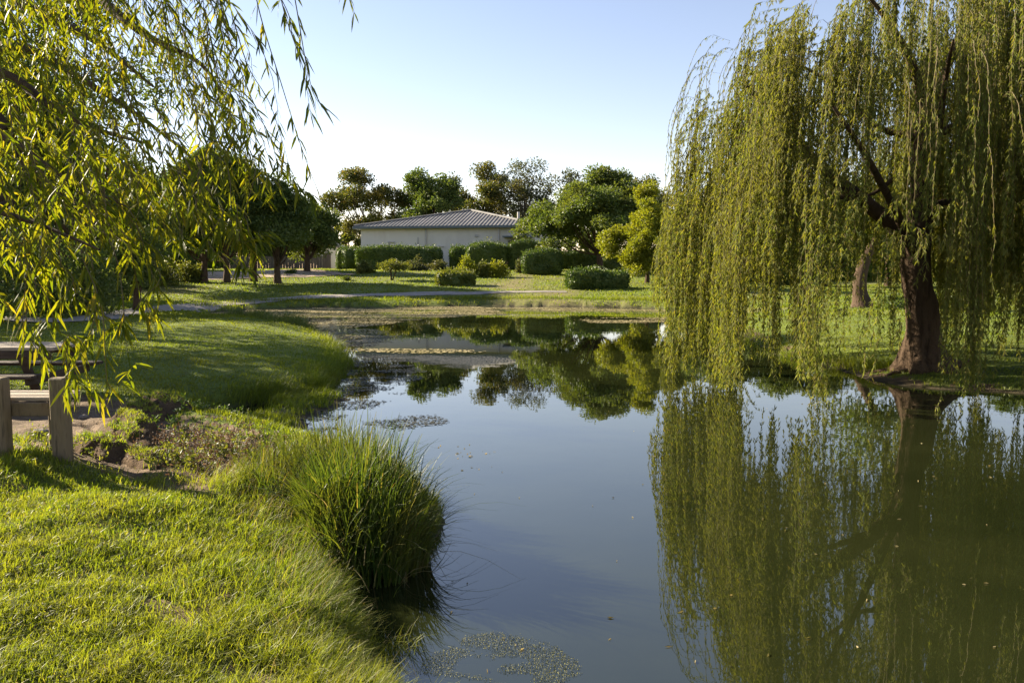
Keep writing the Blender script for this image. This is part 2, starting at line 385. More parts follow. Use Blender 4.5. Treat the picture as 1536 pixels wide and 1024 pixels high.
# ------------------------------------------------------------------ paths (world polylines)
path_a = smoothpath([on(-46, 37)[:2], on(-34, 35.5)[:2]] + [G(*p)[:2] for p in [(70, 482), (150, 476), (215, 466), (300, 459), (380, 452.5), (450, 447), (540, 443), (640, 440.5)]] + [G(740, 439)[:2], G(850, 438)[:2]], 90)
def path_dist(x, y, pl):
    best = np.full(np.shape(x), 1e9)
    for (ax, ay), (bx, by) in zip(pl[:-1], pl[1:]):
        ex, ey = bx - ax, by - ay
        t = np.clip(((x - ax) * ex + (y - ay) * ey) / (ex * ex + ey * ey + 1e-12), 0, 1)
        best = np.minimum(best, np.hypot(x - ax - t * ex, y - ay - t * ey))
    return best
def strip(name, pl, w, mat, z=.03, cols=6):
    pl = np.array(pl); t = unit(np.gradient(pl, axis=0)); nrm = np.stack([-t[:, 1], t[:, 0]], 1)
    s = np.linspace(-1, 1, cols + 1)
    wv = w * (1 + .25 * (fbm(np.arange(len(pl)) * .3, np.zeros(len(pl)), 4, 2) - .5))
    if name == 'path': wv = wv * np.interp(np.arange(len(pl)) / len(pl), [0, .8, 1], [1, 1, .25])
    xy = pl[:, None] + nrm[:, None] * s[None, :, None] * wv[:, None, None] * .5
    zz = H(xy[..., 0].ravel(), xy[..., 1].ravel()).reshape(xy.shape[:2]) + z
    V = np.concatenate([xy, zz[..., None]], -1).reshape(-1, 3)
    n = len(pl); c = cols + 1
    i = np.arange(n - 1)[:, None] * c + np.arange(cols)[None]
    Q = np.stack([i, i + 1, i + c + 1, i + c], -1).reshape(-1, 4)
    a = Acc(); a.add(V, Q); return a.build(name, mat, None, True)
structure(strip("path", path_a, 1.7, M['path']), "pale gravel path curving across the lawn beyond the pond")
YARD = [G(300, 414)[:2], G(380, 411.5)[:2], G(440, 409.5)[:2], G(500, 408)[:2]]
YARD = smoothpath([YARD[0] + np.array([-14, -2])] + YARD, 50)
structure(strip("driveway", YARD, 9.0, M['yard'], .05, 14), "dusty pinkish gravel yard in front of the dark board fence")

# ------------------------------------------------------------------ ground sheet
th_f = np.linspace(R(-44), R(44), 820); th_b = np.linspace(R(44), R(316), 90)[1:-1]
TH = np.concatenate([th_f, th_b]); RR = np.concatenate([np.geomspace(.6, 130, 470), np.geomspace(135, 1400, 40)])
gx = RR[:, None] * np.sin(TH)[None]; gy = RR[:, None] * np.cos(TH)[None]
gz = H(gx.ravel(), gy.ravel()).reshape(gx.shape)
nr, nt_ = gx.shape
V = np.concatenate([np.stack([gx, gy, gz], -1).reshape(-1, 3), [[0, 0, Hs(0, 0)]]])
i = np.arange(nr - 1)[:, None] * nt_; j = np.arange(nt_)[None]; k = (j + 1) % nt_
Q = np.stack([i + j, i + nt_ + j, i + nt_ + k, i + k], -1).reshape(-1, 4)
jj = np.arange(nt_); T = np.stack([np.full(nt_, nr * nt_), jj, (jj + 1) % nt_], -1)
a = Acc(); a.add(V, Q, T); ground = structure(a.build("ground", M['ground'], None, True), "rolling park lawn and pond bank")
SLOPE = np.array([tuple(G(*p)[:2]) for p in [(705, 432), (760, 420), (800, 405), (850, 402), (870, 434), (800, 436)]])
SCUFF = np.array([tuple(Z0(*p, .5)) for p in [(290, 900), (410, 880), (470, 950), (470, 1040), (330, 1020)]])
def masks(x, y, z):
    soil = sstep(.35, -.25, poly_sdf(x, y, DIRT))
    bs = sstep(.3, -.3, poly_sdf(x, y, BANKSOIL)) * (.55 + .45 * sstep(.42, .58, fbm(x * 3, y * 3, 55, 3)))
    mb, cr = clods(x, y); bs = np.where(mb > .25, np.maximum(bs, .9) * sstep(.93, .72, cr), bs)
    bare = sstep(.66, .76, fbm(x * 1.1, y * 1.1, 91, 4)) * (np.hypot(x, y) < 14) * .6
    soil = np.maximum(np.maximum(soil, bs), bare)
    soil = np.maximum(soil, sstep(.15, -.3, poly_sdf(x, y, WORN)) * (.55 + .4 * sstep(.4, .55, fbm(x * 4, y * 4, 57, 3))))
    soil = np.maximum(soil, sstep(.9, .5, path_dist(x, y, path_a[::4]) / 1.0) * .3)
    soil = np.maximum(soil, sstep(.9, .2, poly_sdf(x, y, SHORE)) * (x > 4) * (y < 30) * (.35 + .6 * sstep(.42, .6, fbm(x * 2.2, y * 2.2, 59, 3))))
    soil = np.maximum(soil, sstep(.15, -.2, poly_sdf(x, y, SCUFF)) * sstep(.36, .56, fbm(x * 3.3, y * 3.3, 63, 3)) * .75)
    dry = sstep(1.5, -1.5, poly_sdf(x, y, SLOPE)) * .85
    dry = np.maximum(dry, sstep(.5, .75, fbm(x / 6, y / 6, 71, 3)) * .55 * (y > 30))
    mud = sstep(.10, .02, z)
    return soil, dry, mud
def thatch(x, y, z): return sstep(10.5, 7, np.hypot(x, y)) * .45
x_, y_, z_ = V[:, 0], V[:, 1], V[:, 2]
for nm, arr in zip(("soil", "dry", "mud", "thatch"), (*masks(x_, y_, z_), thatch(x_, y_, z_))):
    at = ground.data.attributes.new(nm, 'FLOAT', 'POINT'); at.data.foreach_set("value", arr.astype(np.float32))

# ------------------------------------------------------------------ water
def ring_fan(poly, z):
    pass
bm = bmesh.new()
xs = np.linspace(-24, 26, 26); ys = np.linspace(-12, 54, 34)
a = Acc(); XX, YY = np.meshgrid(xs, ys)
n_, m_ = XX.shape
i = np.arange(n_ - 1)[:, None] * m_ + np.arange(m_ - 1)[None]
a.add(np.stack([XX, YY, np.zeros_like(XX)], -1).reshape(-1, 3), np.stack([i, i + 1, i + m_ + 1, i + m_], -1).reshape(-1, 4))
structure(a.build("water", M['water'], None, True), "still dark pond reflecting sky and willow")
bm.free()

# ------------------------------------------------------------------ grass (stuff)
def scatter(n, th0, th1, r0, r1):
    th = rng.uniform(R(th0), R(th1), n); r = np.exp(rng.uniform(math.log(r0), math.log(r1), n))
    return r * np.sin(th), r * np.cos(th), r
def filt(x, y, r, pathw=.75):
    z = H(x, y); soil, dry, mud = masks(x, y, z)
    u = rng.uniform(size=len(x))
    keep = (z > .03) & (u > np.clip(soil * 1.25, 0, .985))
    keep &= path_dist(x, y, path_a[::3]) > pathw
    keep &= ~((dry > .45) & (rng.uniform(size=len(x)) < .75))
    return x[keep], y[keep], z[keep], r[keep], dry[keep]
def grass_patch(name, mat, n, th0, th1, r0, r1, h0, h1, wfun, label, edge=0.0, tuft=0.0, lo=.15, hi=.8):
    x, y, r = scatter(n, th0, th1, r0, r1)
    x, y, z, r, dry = filt(x, y, r)
    d = poly_sdf(x, y, SHORE)
    cl = fbm(x * 2.6, y * 2.6, 101, 3); cl2 = fbm(x * .7, y * .7, 131, 2)
    h = (h0 + (h1 - h0) * rng.uniform(size=len(x))) * (.45 + 1.1 * cl) * (.7 + .6 * cl2)
    h = h * (1 + edge * np.exp(-np.clip(d, 0, None) / .45)) 
    if tuft:
        k = rng.uniform(size=len(x)) < sstep(.30, .52, fbm(x * 5.5, y * 5.5, 151, 3)) * tuft + 1 - tuft
        x, y, z, r, d, cl, h = x[k], y[k], z[k], r[k], d[k], cl[k], h[k]
    lean = rng.uniform(lo, hi, len(x)); ld = rng.uniform(0, 2 * math.pi, len(x))
    ld = np.where(rng.uniform(size=len(x)) < .45, rng.normal(-.5, .6, len(x)), ld)
    a = Acc(); blades(a, np.stack([x, y, z - .01], 1), h, wfun(r) * rng.uniform(.6, 1.3, len(x)), lean, ld)
    o = a.build(name, mat); tag(o, label, "grass", None, "stuff"); return o
grass_patch("grass", M['grass'], 250000, -48, 4, 2.6, 9.5, .05, .105, lambda r: .0026 + .0007 * r, "sunlit tufted grass on the near bank", .9, .6, .2, 1.2)
grass_patch("grass", M['lawn'], 230000, -46, 46, 9.5, 32, .028, .055, lambda r: .004 + .0009 * r, "mown lawn on the rounded spit and the banks beside the pond", 1.6)
grass_patch("grass", M['lawn'], 150000, -40, 40, 32, 95, .07, .12, lambda r: .008 + .0009 * r, "mown lawn rolling up to the building beyond the pond", .8)

x, y, r = scatter(9000, -46, 2, 2.6, 8.5); x, y, z, r, _d = filt(x, y, r)
a = Acc(); blades(a, np.stack([x, y, z], 1), rng.uniform(.02, .06, len(x)), .0025 + .0005 * r, rng.uniform(1.0, 2.2, len(x)), rng.uniform(0, 6.28, len(x)), .2)
tag(a.build("dry_thatch", M['dry_grass']), "dry straw lying between the tufts of the near bank", "straw", None, "stuff")
x, y, r = scatter(2600, -46, 2, 2.6, 8.5); x, y, z, r, _d = filt(x, y, r)
k = fbm(x * 1.4, y * 1.4, 161, 2) > .52; x, y, z = x[k], y[k], z[k]; i_ = np.repeat(np.arange(len(x)), 6); n = len(i_)
a = Acc(); leaves(a, np.column_stack([x, y, z + .012])[i_] + rng.normal(size=(n, 3)) * [.012, .012, .006], np.column_stack([rng.normal(size=(n, 2)), rng.uniform(.2, .9, n)]), rng.uniform(.02, .05, n), .016, .2)
tag(a.build("lawn_weeds", M['lime_leaf']), "small broad leaved weeds dotted through the near grass", "weeds", None, "stuff")

# shaggy fringe hanging over the near water's edge
def fringe(name, mat, pts, n, spread, h0, h1, w, label, cat="grass", kind="stuff", lean_to=0.0, ls=.8):
    pl = smoothpath([np.array(p[:2]) for p in pts], 200)
    idx = rng.integers(0, 200, n); q = pl[idx] + rng.normal(size=(n, 2)) * spread
    z = H(q[:, 0], q[:, 1]); k = z > -.04
    q, z = q[k], z[k]; n = len(q)
    cl = vnoise(q[:, 0] * 3.1, q[:, 1] * 3.1, 8)
    a = Acc(); longblades(a, np.column_stack([q, z - .02]), (h0 + (h1 - h0) * rng.uniform(size=n)) * (.5 + cl), w * rng.uniform(.6, 1.3, n), rng.uniform(.2, ls, n), rng.normal(lean_to, .9, n), 4, .5)
    o = a.build(name, mat); tag(o, label, cat, None, kind); return o
fringe("bank_grass", M['grass'], [Z0(560, 1060, .1), Z0(538, 980, .15), Z0(516, 915, .15), Z0(485, 850, .25), Z0(430, 770, .3), Z0(360, 735, .35)], 9000, .16, .10, .26, .0045, "long shaggy grass hanging over the near water's edge", lean_to=-.2)
fringe("bank_grass", M['dry_grass'], [Z0(525, 1040, .2), Z0(495, 930, .25), Z0(455, 830, .3), Z0(400, 755, .35), Z0(340, 715, .35)], 1300, .16, .10, .30, .004, "dry straw coloured grass along the near water's edge", lean_to=-.2)
fringe("bank_grass", M['lawn'], [Z0(380, 606), Z0(440, 600), Z0(486, 587), Z0(510, 568), Z0(517, 550), Z0(508, 529), Z0(478, 511)], 8000, .24, .12, .30, .010, "long rough grass around the edge of the grassy spit", lean_to=-.2)
fringe("bank_grass", M['dark_leaf'], [Z0(365, 484), Z0(400, 487), Z0(435, 493), Z0(455, 500)], 5200, .35, .30, .55, .014, "dark tussocky rushes on the far edge of the grassy spit", "rushes")
fringe("bank_grass", M['lawn'], [Z0(1085, 478), Z0(1122, 505), Z0(1166, 531), Z0(1220, 543), Z0(1290, 556), Z0(1340, 564)], 5000, .22, .10, .28, .010, "rough grass along the bank below the hanging willow", lean_to=3.5)
fringe("bank_grass", M['lawn'], [Z0(300, 468), Z0(400, 461), Z0(560, 460), Z0(720, 457.5), Z0(850, 458), Z0(960, 460), Z0(1035, 464)], 6500, .35, .10, .30, .022, "rough grass fringe along the far shore", lean_to=-1.5)

# weeds on the bank
def weed_points(pxs, spread, n):
    c = np.array([Z0(px, py, .25) for px, py in pxs]); i = rng.integers(0, len(c), n)
    q = c[i] + rng.normal(size=(n, 2)) * spread
    z = H(q[:, 0], q[:, 1]); k = z > .0
    return np.column_stack([q, z])[k]
def weed_patch(name, mat, pxs, spread, plants, hgt, leaf, nl, label, cat="weeds"):
    b = weed_points(pxs, spread, plants); a = Acc()
    for p in b:
        h = hgt * rng.uniform(.5, 1.2); tip = p + np.array([rng.normal() * .3 * h, rng.normal() * .3 * h, h])
        tube(a, smoothpath([p - [0, 0, .02], (p + tip) / 2 + rng.normal(size=3) * .02, tip], 4), [.004, .002], 3)
        t = rng.uniform(.2, 1, nl); base = p + (tip - p) * t[:, None] + rng.normal(size=(nl, 3)) * .02
        leaves(a, base, rng.normal(size=(nl, 3)) + [0, 0, .3], leaf * rng.uniform(.6, 1.3, nl), leaf * .5, .2)
    o = a.build(name, mat); tag(o, label, cat, None, "stuff"); return o
W1 = [(285, 690), (320, 675), (340, 705), (365, 680), (300, 715), (270, 715), (385, 690), (340, 730), (355, 660), (300, 660)]
weed_patch("weeds", M['lime_leaf'], W1, .2, 70, .20, .045, 22, "leafy green weeds on the broken bank between bench and reeds")
weed_patch("weeds", M['brown_leaf'], W1 + [(240, 700), (270, 690), (390, 680), (420, 690)], .24, 150, .26, .03, 20, "reddish brown withered weeds on the broken bank between bench and reeds")
weed_patch("weeds", M['hedge_leaf'], [(262, 618), (300, 622), (340, 625), (275, 640), (235, 655)], .16, 45, .13, .05, 18, "low dark green weeds topping the slumped turf clods")
weed_patch("weeds", M['lime_leaf'], [(30, 700), (150, 700), (120, 712), (200, 715)], .2, 22, .12, .05, 10, "small bright weeds around the foot of the bench post")

# slumped turf clods along the broken bank
for (p0, p1, wd, hh, lab) in [
    ((196, 604), (236, 632), .26, .20, "slumped turf clod highest on the broken bank, nearest the shaded lawn"),
    ((224, 596), (266, 616), .30, .18, "grassy turf clod at the top of the broken bank beside the dark weeds"),
    ((180, 630), (222, 656), .22, .19, "narrow slumped turf clod with a dark earthen face, second down the bank"),
    ((166, 648), (214, 674), .24, .18, "long slumped turf clod halfway down the broken bank"),
    ((120, 664), (178, 684), .34, .17, "broad grassy clod just beside the bench post"),
    ((196, 682), (250, 704), .24, .14, "lowest turf clod on the broken bank, next to the sunlit grass")]:
    reseed(lab); A_, B_ = G(*p0), G(*p1); c_ = (A_ + B_) / 2; dr_ = B_[:2] - A_[:2]; ln_ = np.linalg.norm(dr_) + .25; dr_ = dr_ / np.linalg.norm(dr_)
    root = thing("turf_clod", (c_[0], c_[1], Hs(c_[0], c_[1]) - .05), lab, "turf clod", "slumped turf clods on the bank"); root.rotation_euler = (0, 0, math.atan2(dr_[1], dr_[0]))
    U, W2 = np.meshgrid(np.linspace(-1, 1, 34), np.linspace(-1, 1, 22), indexing='ij')
    prof_ = np.clip(1 - np.abs(U) ** 3.5, 0, 1) * np.clip(1 - np.abs(W2) ** 2.6, 0, 1) ** .6
    nz_ = fbm(U * ln_ * 5 + c_[0], W2 * 2.2 + c_[1], 31, 4)
    zz_ = (hh * .85 + .05) * prof_ * (.55 + .9 * nz_); xx_ = U * ln_ / 2 + (nz_ - .5) * .08; yy_ = W2 * wd / 2 * (1.2 + .5 * (fbm(U * 3 + c_[1], U * 0 + c_[0], 12, 2) - .5) * 2) + (nz_ - .5) * .10
    i_ = np.arange(33)[:, None] * 22 + np.arange(21)[None]
    a = Acc(); a.add(np.stack([xx_, yy_, zz_ - .02], -1).reshape(-1, 3), np.stack([i_, i_ + 22, i_ + 23, i_ + 1], -1).reshape(-1, 4)); a.build("earth", M['soil'], root, True)
    n = 900; iu = rng.integers(4, 30, n); iw = rng.integers(5, 17, n); k = prof_[iu, iw] * (.6 + .8 * nz_[iu, iw]) > .72; iu, iw = iu[k], iw[k]; n = len(iu)
    a = Acc(); blades(a, np.stack([xx_[iu, iw], yy_[iu, iw], zz_[iu, iw] - .03], 1) + rng.normal(size=(n, 3)) * [.012, .012, .004], rng.uniform(.025, .075, n), rng.uniform(.005, .009, n), rng.uniform(.3, 1.3, n), rng.uniform(0, 6.28, n))
    tag(a.build("turf", M['grass'], root), None, None, None, "stuff")
# ------------------------------------------------------------------ reeds
def reed_clump(name, label, c, rx, ry, n, h0, h1, w, seedlean):
    root = thing(name, on(*c), label, "reeds"); base0 = np.array(root.location)
    th = rng.uniform(0, 2 * math.pi, n); rr = np.sqrt(rng.uniform(0, 1, n))
    ox, oy = rr * np.cos(th) * rx, rr * np.sin(th) * ry
    ox, oy = ox * .88 - oy * .3, oy * .95 + ox * .3
    z = np.maximum(H(ox + c[0], oy + c[1]), -.10) - base0[2] - .03
    h = (h0 + (h1 - h0) * rng.uniform(size=n) ** .8) * (1 - .25 * rr ** 2) * (.66 + .62 * vnoise(ox * 5 + 9, oy * 5 + 3, 2)) * np.where(rng.uniform(size=n) < .06, 1.18, 1)
    ld = np.arctan2(oy, ox) + rng.normal(size=n) * .7
    ld = np.where(rng.uniform(size=n) < .3, rng.normal(-.15, .6, n), ld)
    lean = np.clip(rng.gamma(2, .11, n) + .22 * rr ** 2, .03, 1.05)
    a = Acc(); longblades(a, np.column_stack([ox, oy, z]), h, w * rng.uniform(.6, 1.25, n), lean, ld, 7, .55)
    a.build("blades", M['reed'], root)
    k = n // 10; s = rng.integers(0, n, k); a = Acc()
    longblades(a, np.column_stack([ox, oy, z])[s], h[s] * .7, np.full(k, w * .8), np.clip(lean[s] * 2, .3, 1.3), ld[s], 6, .65)
    a.build("dead_blades", M['dry_grass'], root)
    return root
c1 = Z0(552, 820, .1); c2 = Z0(420, 742, .3); c3 = Z0(505, 745, .2)
reed_clump("reed_clump", "large dense clump of tall green reeds leaning over the water", c1, .50, .58, 1700, .50, .92, .014, 0)
reed_clump("reed_clump", "smaller thin stand of green reeds behind the big clump, on the bank", c2, .36, .5, 560, .28, .50, .009, 0)
reed_clump("reed_clump", "middle row of upright reeds standing in water behind the big clump", c3, .5, .45, 800, .42, .72, .010, 0)

# ------------------------------------------------------------------ floating algae and leaves
def float_mat(name, mat, regions, cell, thr, label, cat, z=.006, sx=1.0, sy=1.0, seed=0, jit=.35, size=1.0):
    a = Acc()
    for (pxs, dens) in regions:
        poly = np.array([tuple(Z0(*p)) for p in pxs])
        lo, hi = poly.min(0), poly.max(0)
        X, Y = np.meshgrid(np.arange(lo[0], hi[0], cell), np.arange(lo[1], hi[1], cell)); X, Y = X.ravel(), Y.ravel()
        sd = poly_sdf(X, Y, poly); hh = H(X, Y)
        f = fbm(X * sx + 31, Y * sy + 7, seed, 5) + np.clip(-sd / (1.2 * cell * 10), -1, .12) + dens
        k = (f > thr) & (hh < .02) & (sd < cell * 3)
        X, Y = X[k], Y[k]; n = len(X)
        if not n: continue
        s = cell * size * rng.uniform(.35, .75, n); an = rng.uniform(0, math.pi, n)
        X = X + rng.normal(size=n) * cell * jit; Y = Y + rng.normal(size=n) * cell * jit
        cs = [(np.cos(an + q) * s * rng.uniform(.7, 1.25, n), np.sin(an + q) * s * rng.uniform(.7, 1.25, n)) for q in (0, 1.57, 3.14, 4.71)]
        zz = z + rng.uniform(0, .004, n)
        Vv = np.stack([np.stack([X + cx, Y + cy, zz + rng.uniform(-.002, .004, n)], 1) for cx, cy in cs], 1)
        a.add(Vv.reshape(-1, 3), np.arange(n * 4).reshape(n, 4))
    o = a.build(name, mat); return tag(o, label, cat, None, "stuff")
float_mat("floating_algae", M['algae'], [([(290, 474), (330, 466), (480, 461), (720, 459), (760, 470), (640, 478), (560, 488), (480, 496), (420, 489), (330, 480)], .085),
                                        ([(720, 459), (1035, 465), (1030, 470), (900, 468), (740, 464)], -.05),
                                        ([(860, 478), (1030, 472), (1035, 482), (900, 486)], -.04),
                                        ([(450, 497), (500, 492), (560, 494), (600, 505), (560, 516), (520, 520), (500, 508)], -.01),
                                        ([(520, 524), (600, 520), (690, 524), (760, 529), (640, 530), (540, 531)], -.13)], .085, .53,
          "tan pond scum lying in mats along the far shore", "algae", sx=.22, sy=1.1, seed=5, jit=1.1)
float_mat("floating_weed", M['weed'], [([(440, 606), (500, 585), (525, 550), (530, 530), (600, 535), (640, 560), (610, 590), (540, 620), (470, 640), (410, 640)], .0),
                                      ([(480, 500), (530, 498), (590, 505), (560, 520), (515, 520)], .03),
                                      ([(540, 634), (640, 624), (680, 633), (600, 645)], .0),
                                      ([(420, 660), (470, 640), (520, 640), (480, 670)], .0)], .04, .575,
          "dark broken pond weed floating around the grassy spit", "pond weed", sx=1.6, sy=2.2, seed=15, jit=1.0)
float_mat("floating_algae", M['lime_algae'], [([(590, 1035), (640, 985), (700, 955), (760, 945), (830, 965), (880, 1000), (860, 1040)], -.03)], .008, .60,
          "yellow green algae floating at the near water's edge", "algae", z=.001, sx=5, sy=9, seed=25, jit=.9, size=.55)
n = 150; a = Acc()
q = np.array([Z0(rng.uniform(640, 1500), 590 + 420 * rng.uniform() ** 1.3) for _ in range(n)])
q = np.concatenate([q, np.array([Z0(rng.normal(690, 22), rng.normal(685, 9)) for _ in range(70)])])
k = H(q[:, 0], q[:, 1]) < -.05; q = q[k]; n = len(q)
leaves(a, np.column_stack([q, np.full(n, .006)]), np.column_stack([rng.normal(size=(n, 2)), np.zeros(n)]), rng.uniform(.02, .055, n), .012, .1)
tag(a.build("floating_leaves", M['dry_grass']), "tiny fallen willow leaves scattered over the open water", "leaves", None, "stuff")

# ------------------------------------------------------------------ trees and bushes
def broadleaf(name, label, loc, h, w, z0, mat, bark='bark', clumps=70, per=90, leaf=.3, rc=.85, trunk_r=None, prof=None, lean=0, cat="tree", group=None, limbs=14, hollow=.45, fork=False, dirs_up=.15):
    """tapered trunk with limbs; crown of leaf clumps spread through its own uneven volume"""
    reseed(label); root = thing(name, loc, label, cat, group)
    tr = trunk_r or h * .022
    cz = (h + z0) / 2; ch = (h - z0) / 2
    C = []; nb = max(8, int(10 + w * .55)); B = []
    while len(B) < nb:
        v = unit(rng.normal(size=3)); q = rng.uniform(.3, .92)
        if v[2] < -.9: continue
        B.append(np.r_[v * q, rng.uniform(.18, .42)])
    B.append(np.array([rng.normal() * .12, rng.normal() * .12, .72, .30])); B = np.array(B)
    while len(C) < clumps:
        bb = B[rng.integers(len(B))]; v = unit(rng.normal(size=3)); q = v * (hollow + (1 - hollow) * rng.uniform() ** .5)
        p_ = bb[:3] + q * bb[3] * np.array([1.05, 1.05, .8]) + rng.normal(size=3) * .03
        t = float(np.clip((p_[2] + 1) / 2, 0, 1))
        wr = prof(t) / max(math.sqrt(max(1 - (2 * t - 1) ** 2, .05)), .62) if prof else 1
        C.append([p_[0] * w / 2 * wr, p_[1] * w / 2 * wr, cz + p_[2] * ch])
    C = np.array(C)
    C[:, 0] += lean * C[:, 2]
    a = Acc()
    top = np.array([lean * h * .8, 0, z0 + (h - z0) * .72])
    tp = smoothpath([[0, 0, -.2], [rng.normal() * .05 * h * .2 + lean * h * .2, rng.normal() * .01 * h, h * .22], [lean * h * .45 + rng.normal() * .015 * h, rng.normal() * .015 * h, h * .5], top], 12)
    def flare(ring):
        b = ring.copy(); f = 1 + .55 * np.exp(-np.clip(ring[..., 2], 0, None) / (tr * 1.6))
        c = ring.mean(1, keepdims=True); b[..., :2] = c[..., :2] + (ring[..., :2] - c[..., :2]) * f[..., None]; return b
    tube(a, tp, [tr, tr * .8, tr * .5, tr * .12], 9, .25, rng.uniform(0, 9), flare)
    trunk = a.build("trunk", M[bark], root, True)
    a = Acc()
    order = np.argsort(rng.uniform(size=len(C)))[:limbs]
    for q in order:
        e = C[q]; f = np.clip((e[2] - .35 * ch) / h * .75, .34, .68); i0 = int(f * 11); s = tp[i0]
        if e[2] < s[2]: s = tp[max(2, i0 - 2)]
        mid = (s + e) / 2 + [0, 0, -.06 * h + .02 * h * rng.normal()]
        tube(a, smoothpath([s, mid, e], 6), [tr * .38, tr * .24, tr * .08], 5)
    if limbs: a.build("limbs", M[bark], trunk, True)
    a = Acc()
    cr = rc * rng.uniform(.6, 1.25, len(C))
    per, leaf = int(per * 1.5), leaf * .82
    cnt = np.maximum((per * (cr / rc) ** 1.5).astype(int), 8)
    ids = np.repeat(np.arange(len(C)), cnt); n = len(ids)
    off = rng.normal(size=(n, 3)); off = off / (np.linalg.norm(off, axis=1, keepdims=True) + 1e-6) * (rng.uniform(size=(n, 1)) ** .45)
    off[:, 2] *= .7
    pos = C[ids] + off * cr[ids][:, None]
    pos[:, 2] = np.maximum(pos[:, 2], z0 * .82 - .15)
    leaves(a, pos, off + rng.normal(size=(n, 3)) * .7 + [0, 0, dirs_up], leaf * rng.uniform(.6, 1.3, n), leaf * rng.uniform(.4, .7, n), .3)
    a.build("crown", M[mat], root)
    return root
def bush(name, label, loc, w, d, h, mat, n=2200, leaf=.16, stem=False, cat="bush", group=None, lift=0.0):
    reseed(label); root = thing(name, loc, label, cat, group)
    a = Acc(); k = max(5, int(n / 90))
    c = unit(rng.normal(size=(k, 3))) * (rng.uniform(size=(k, 1)) ** .4) * .75
    ids = rng.integers(0, k, n); off = rng.normal(size=(n, 3)); off = unit(off) * rng.uniform(size=(n, 1)) ** .5 * .42
    q = c[ids] + off; q[:, 2] = np.abs(q[:, 2]) if not stem else q[:, 2] * .5 + .5
    rad = np.array([w / 2, d / 2, h - lift]); pos = q * rad; pos[:, 2] += lift
    pos[:, 2] = np.clip(pos[:, 2], .02, None)
    leaves(a, pos, off + rng.normal(size=(n, 3)) * .25 + [0, 0, .25], leaf * rng.uniform(.6, 1.3, n), leaf * rng.uniform(.4, .7, n), .3)
    a.build("foliage", M[mat], root)
    a = Acc()
    for q in range(5 if not stem else 3):
        e = np.array([rng.normal() * w * .18, rng.normal() * d * .18, h * .75])
        s0 = np.array([rng.normal() * .05, rng.normal() * .05, -.1])
        tube(a, smoothpath([s0, (s0 + e) / 2 + rng.normal(size=3) * .05, e], 5), [.07 if stem else .035, .012], 5)
    a.build("stems", M['bark'], root, True)
    return root
def hedge(name, label, loc, L, d, h, mat='hedge_leaf', ang=0, n=3000, leaf=.16, group=None, cat="hedge", wob=.24):
    root = thing(name, loc, label, cat, group); root.rotation_euler = (0, 0, ang)
    # clipped twiggy mass with leaves over its whole skin
    bm = bmesh.new(); bmesh.ops.create_cube(bm, size=1)
    bmesh.ops.subdivide_edges(bm, edges=bm.edges[:], cuts=5, use_grid_fill=True)
    for v in bm.verts:
        p = np.array(v.co); q = p * 2; s = .90 + .1 * (1 - np.max(np.abs(q)) * 0)
        l4 = (np.abs(q) ** 5).sum() ** .2; q = q / max(l4, 1e-6) if l4 > .01 else q
        w1 = 1 + wob * float(vnoise(np.array([q[0] * L * .6 + loc[0]]), np.array([q[2] * 1.2 + q[1] + loc[1]]), 3)[0] - .5) * 2
        v.co = Vector((q[0] * L / 2 * (1 - .12 / max(L, .5)), q[1] * d / 2 * .86 * w1, (q[2] + 1) / 2 * h * .95 * (1 + (w1 - 1) * .4) - .1))
    bm.normal_update(); me = bpy.data.meshes.new("core"); bm.to_mesh(me)
    fc = [(f.calc_center_median()[:], f.normal[:], f.calc_area(), [v.co[:] for v in f.verts]) for f in bm.faces if f.calc_center_median().z > .0]
    bm.free(); me.materials.append(M['dark_leaf']); o = bpy.data.objects.new("branch_mass", me); COL.objects.link(o); o.parent = root
    ar = np.array([f[2] for f in fc]); ids = rng.choice(len(fc), n, p=ar / ar.sum())
    vs = np.array([f[3] for f in fc]); nr_ = np.array([f[1] for f in fc])
    u, v = rng.uniform(size=(2, n, 1)); qv = vs[ids]
    pos = (qv[:, 0] * (1 - u) + qv[:, 1] * u) * (1 - v) + (qv[:, 3] * (1 - u) + qv[:, 2] * u) * v
    pos = pos + nr_[ids] * (rng.uniform(-.04, .10, (n, 1)) + .30 * rng.uniform(size=(n, 1)) * (rng.uniform(size=(n, 1)) > .84) * (nr_[ids][:, 2:] > .3))
    a = Acc(); leaves(a, pos, nr_[ids] + rng.normal(size=(n, 3)) * .8 + [0, 0, .3], leaf * rng.uniform(.6, 1.3, n), leaf * .6, .3)
    a.build("foliage", M[mat], root)
    return root
def at(px, D): # ground point under a pixel column at a distance
    x = (px - 768) / F * D; return on(x, D)
def hgt(py, D, zb): return CH + (HZ - py) * D / F - zb
def wid(p0, p1, D): return (p1 - p0) * D / F

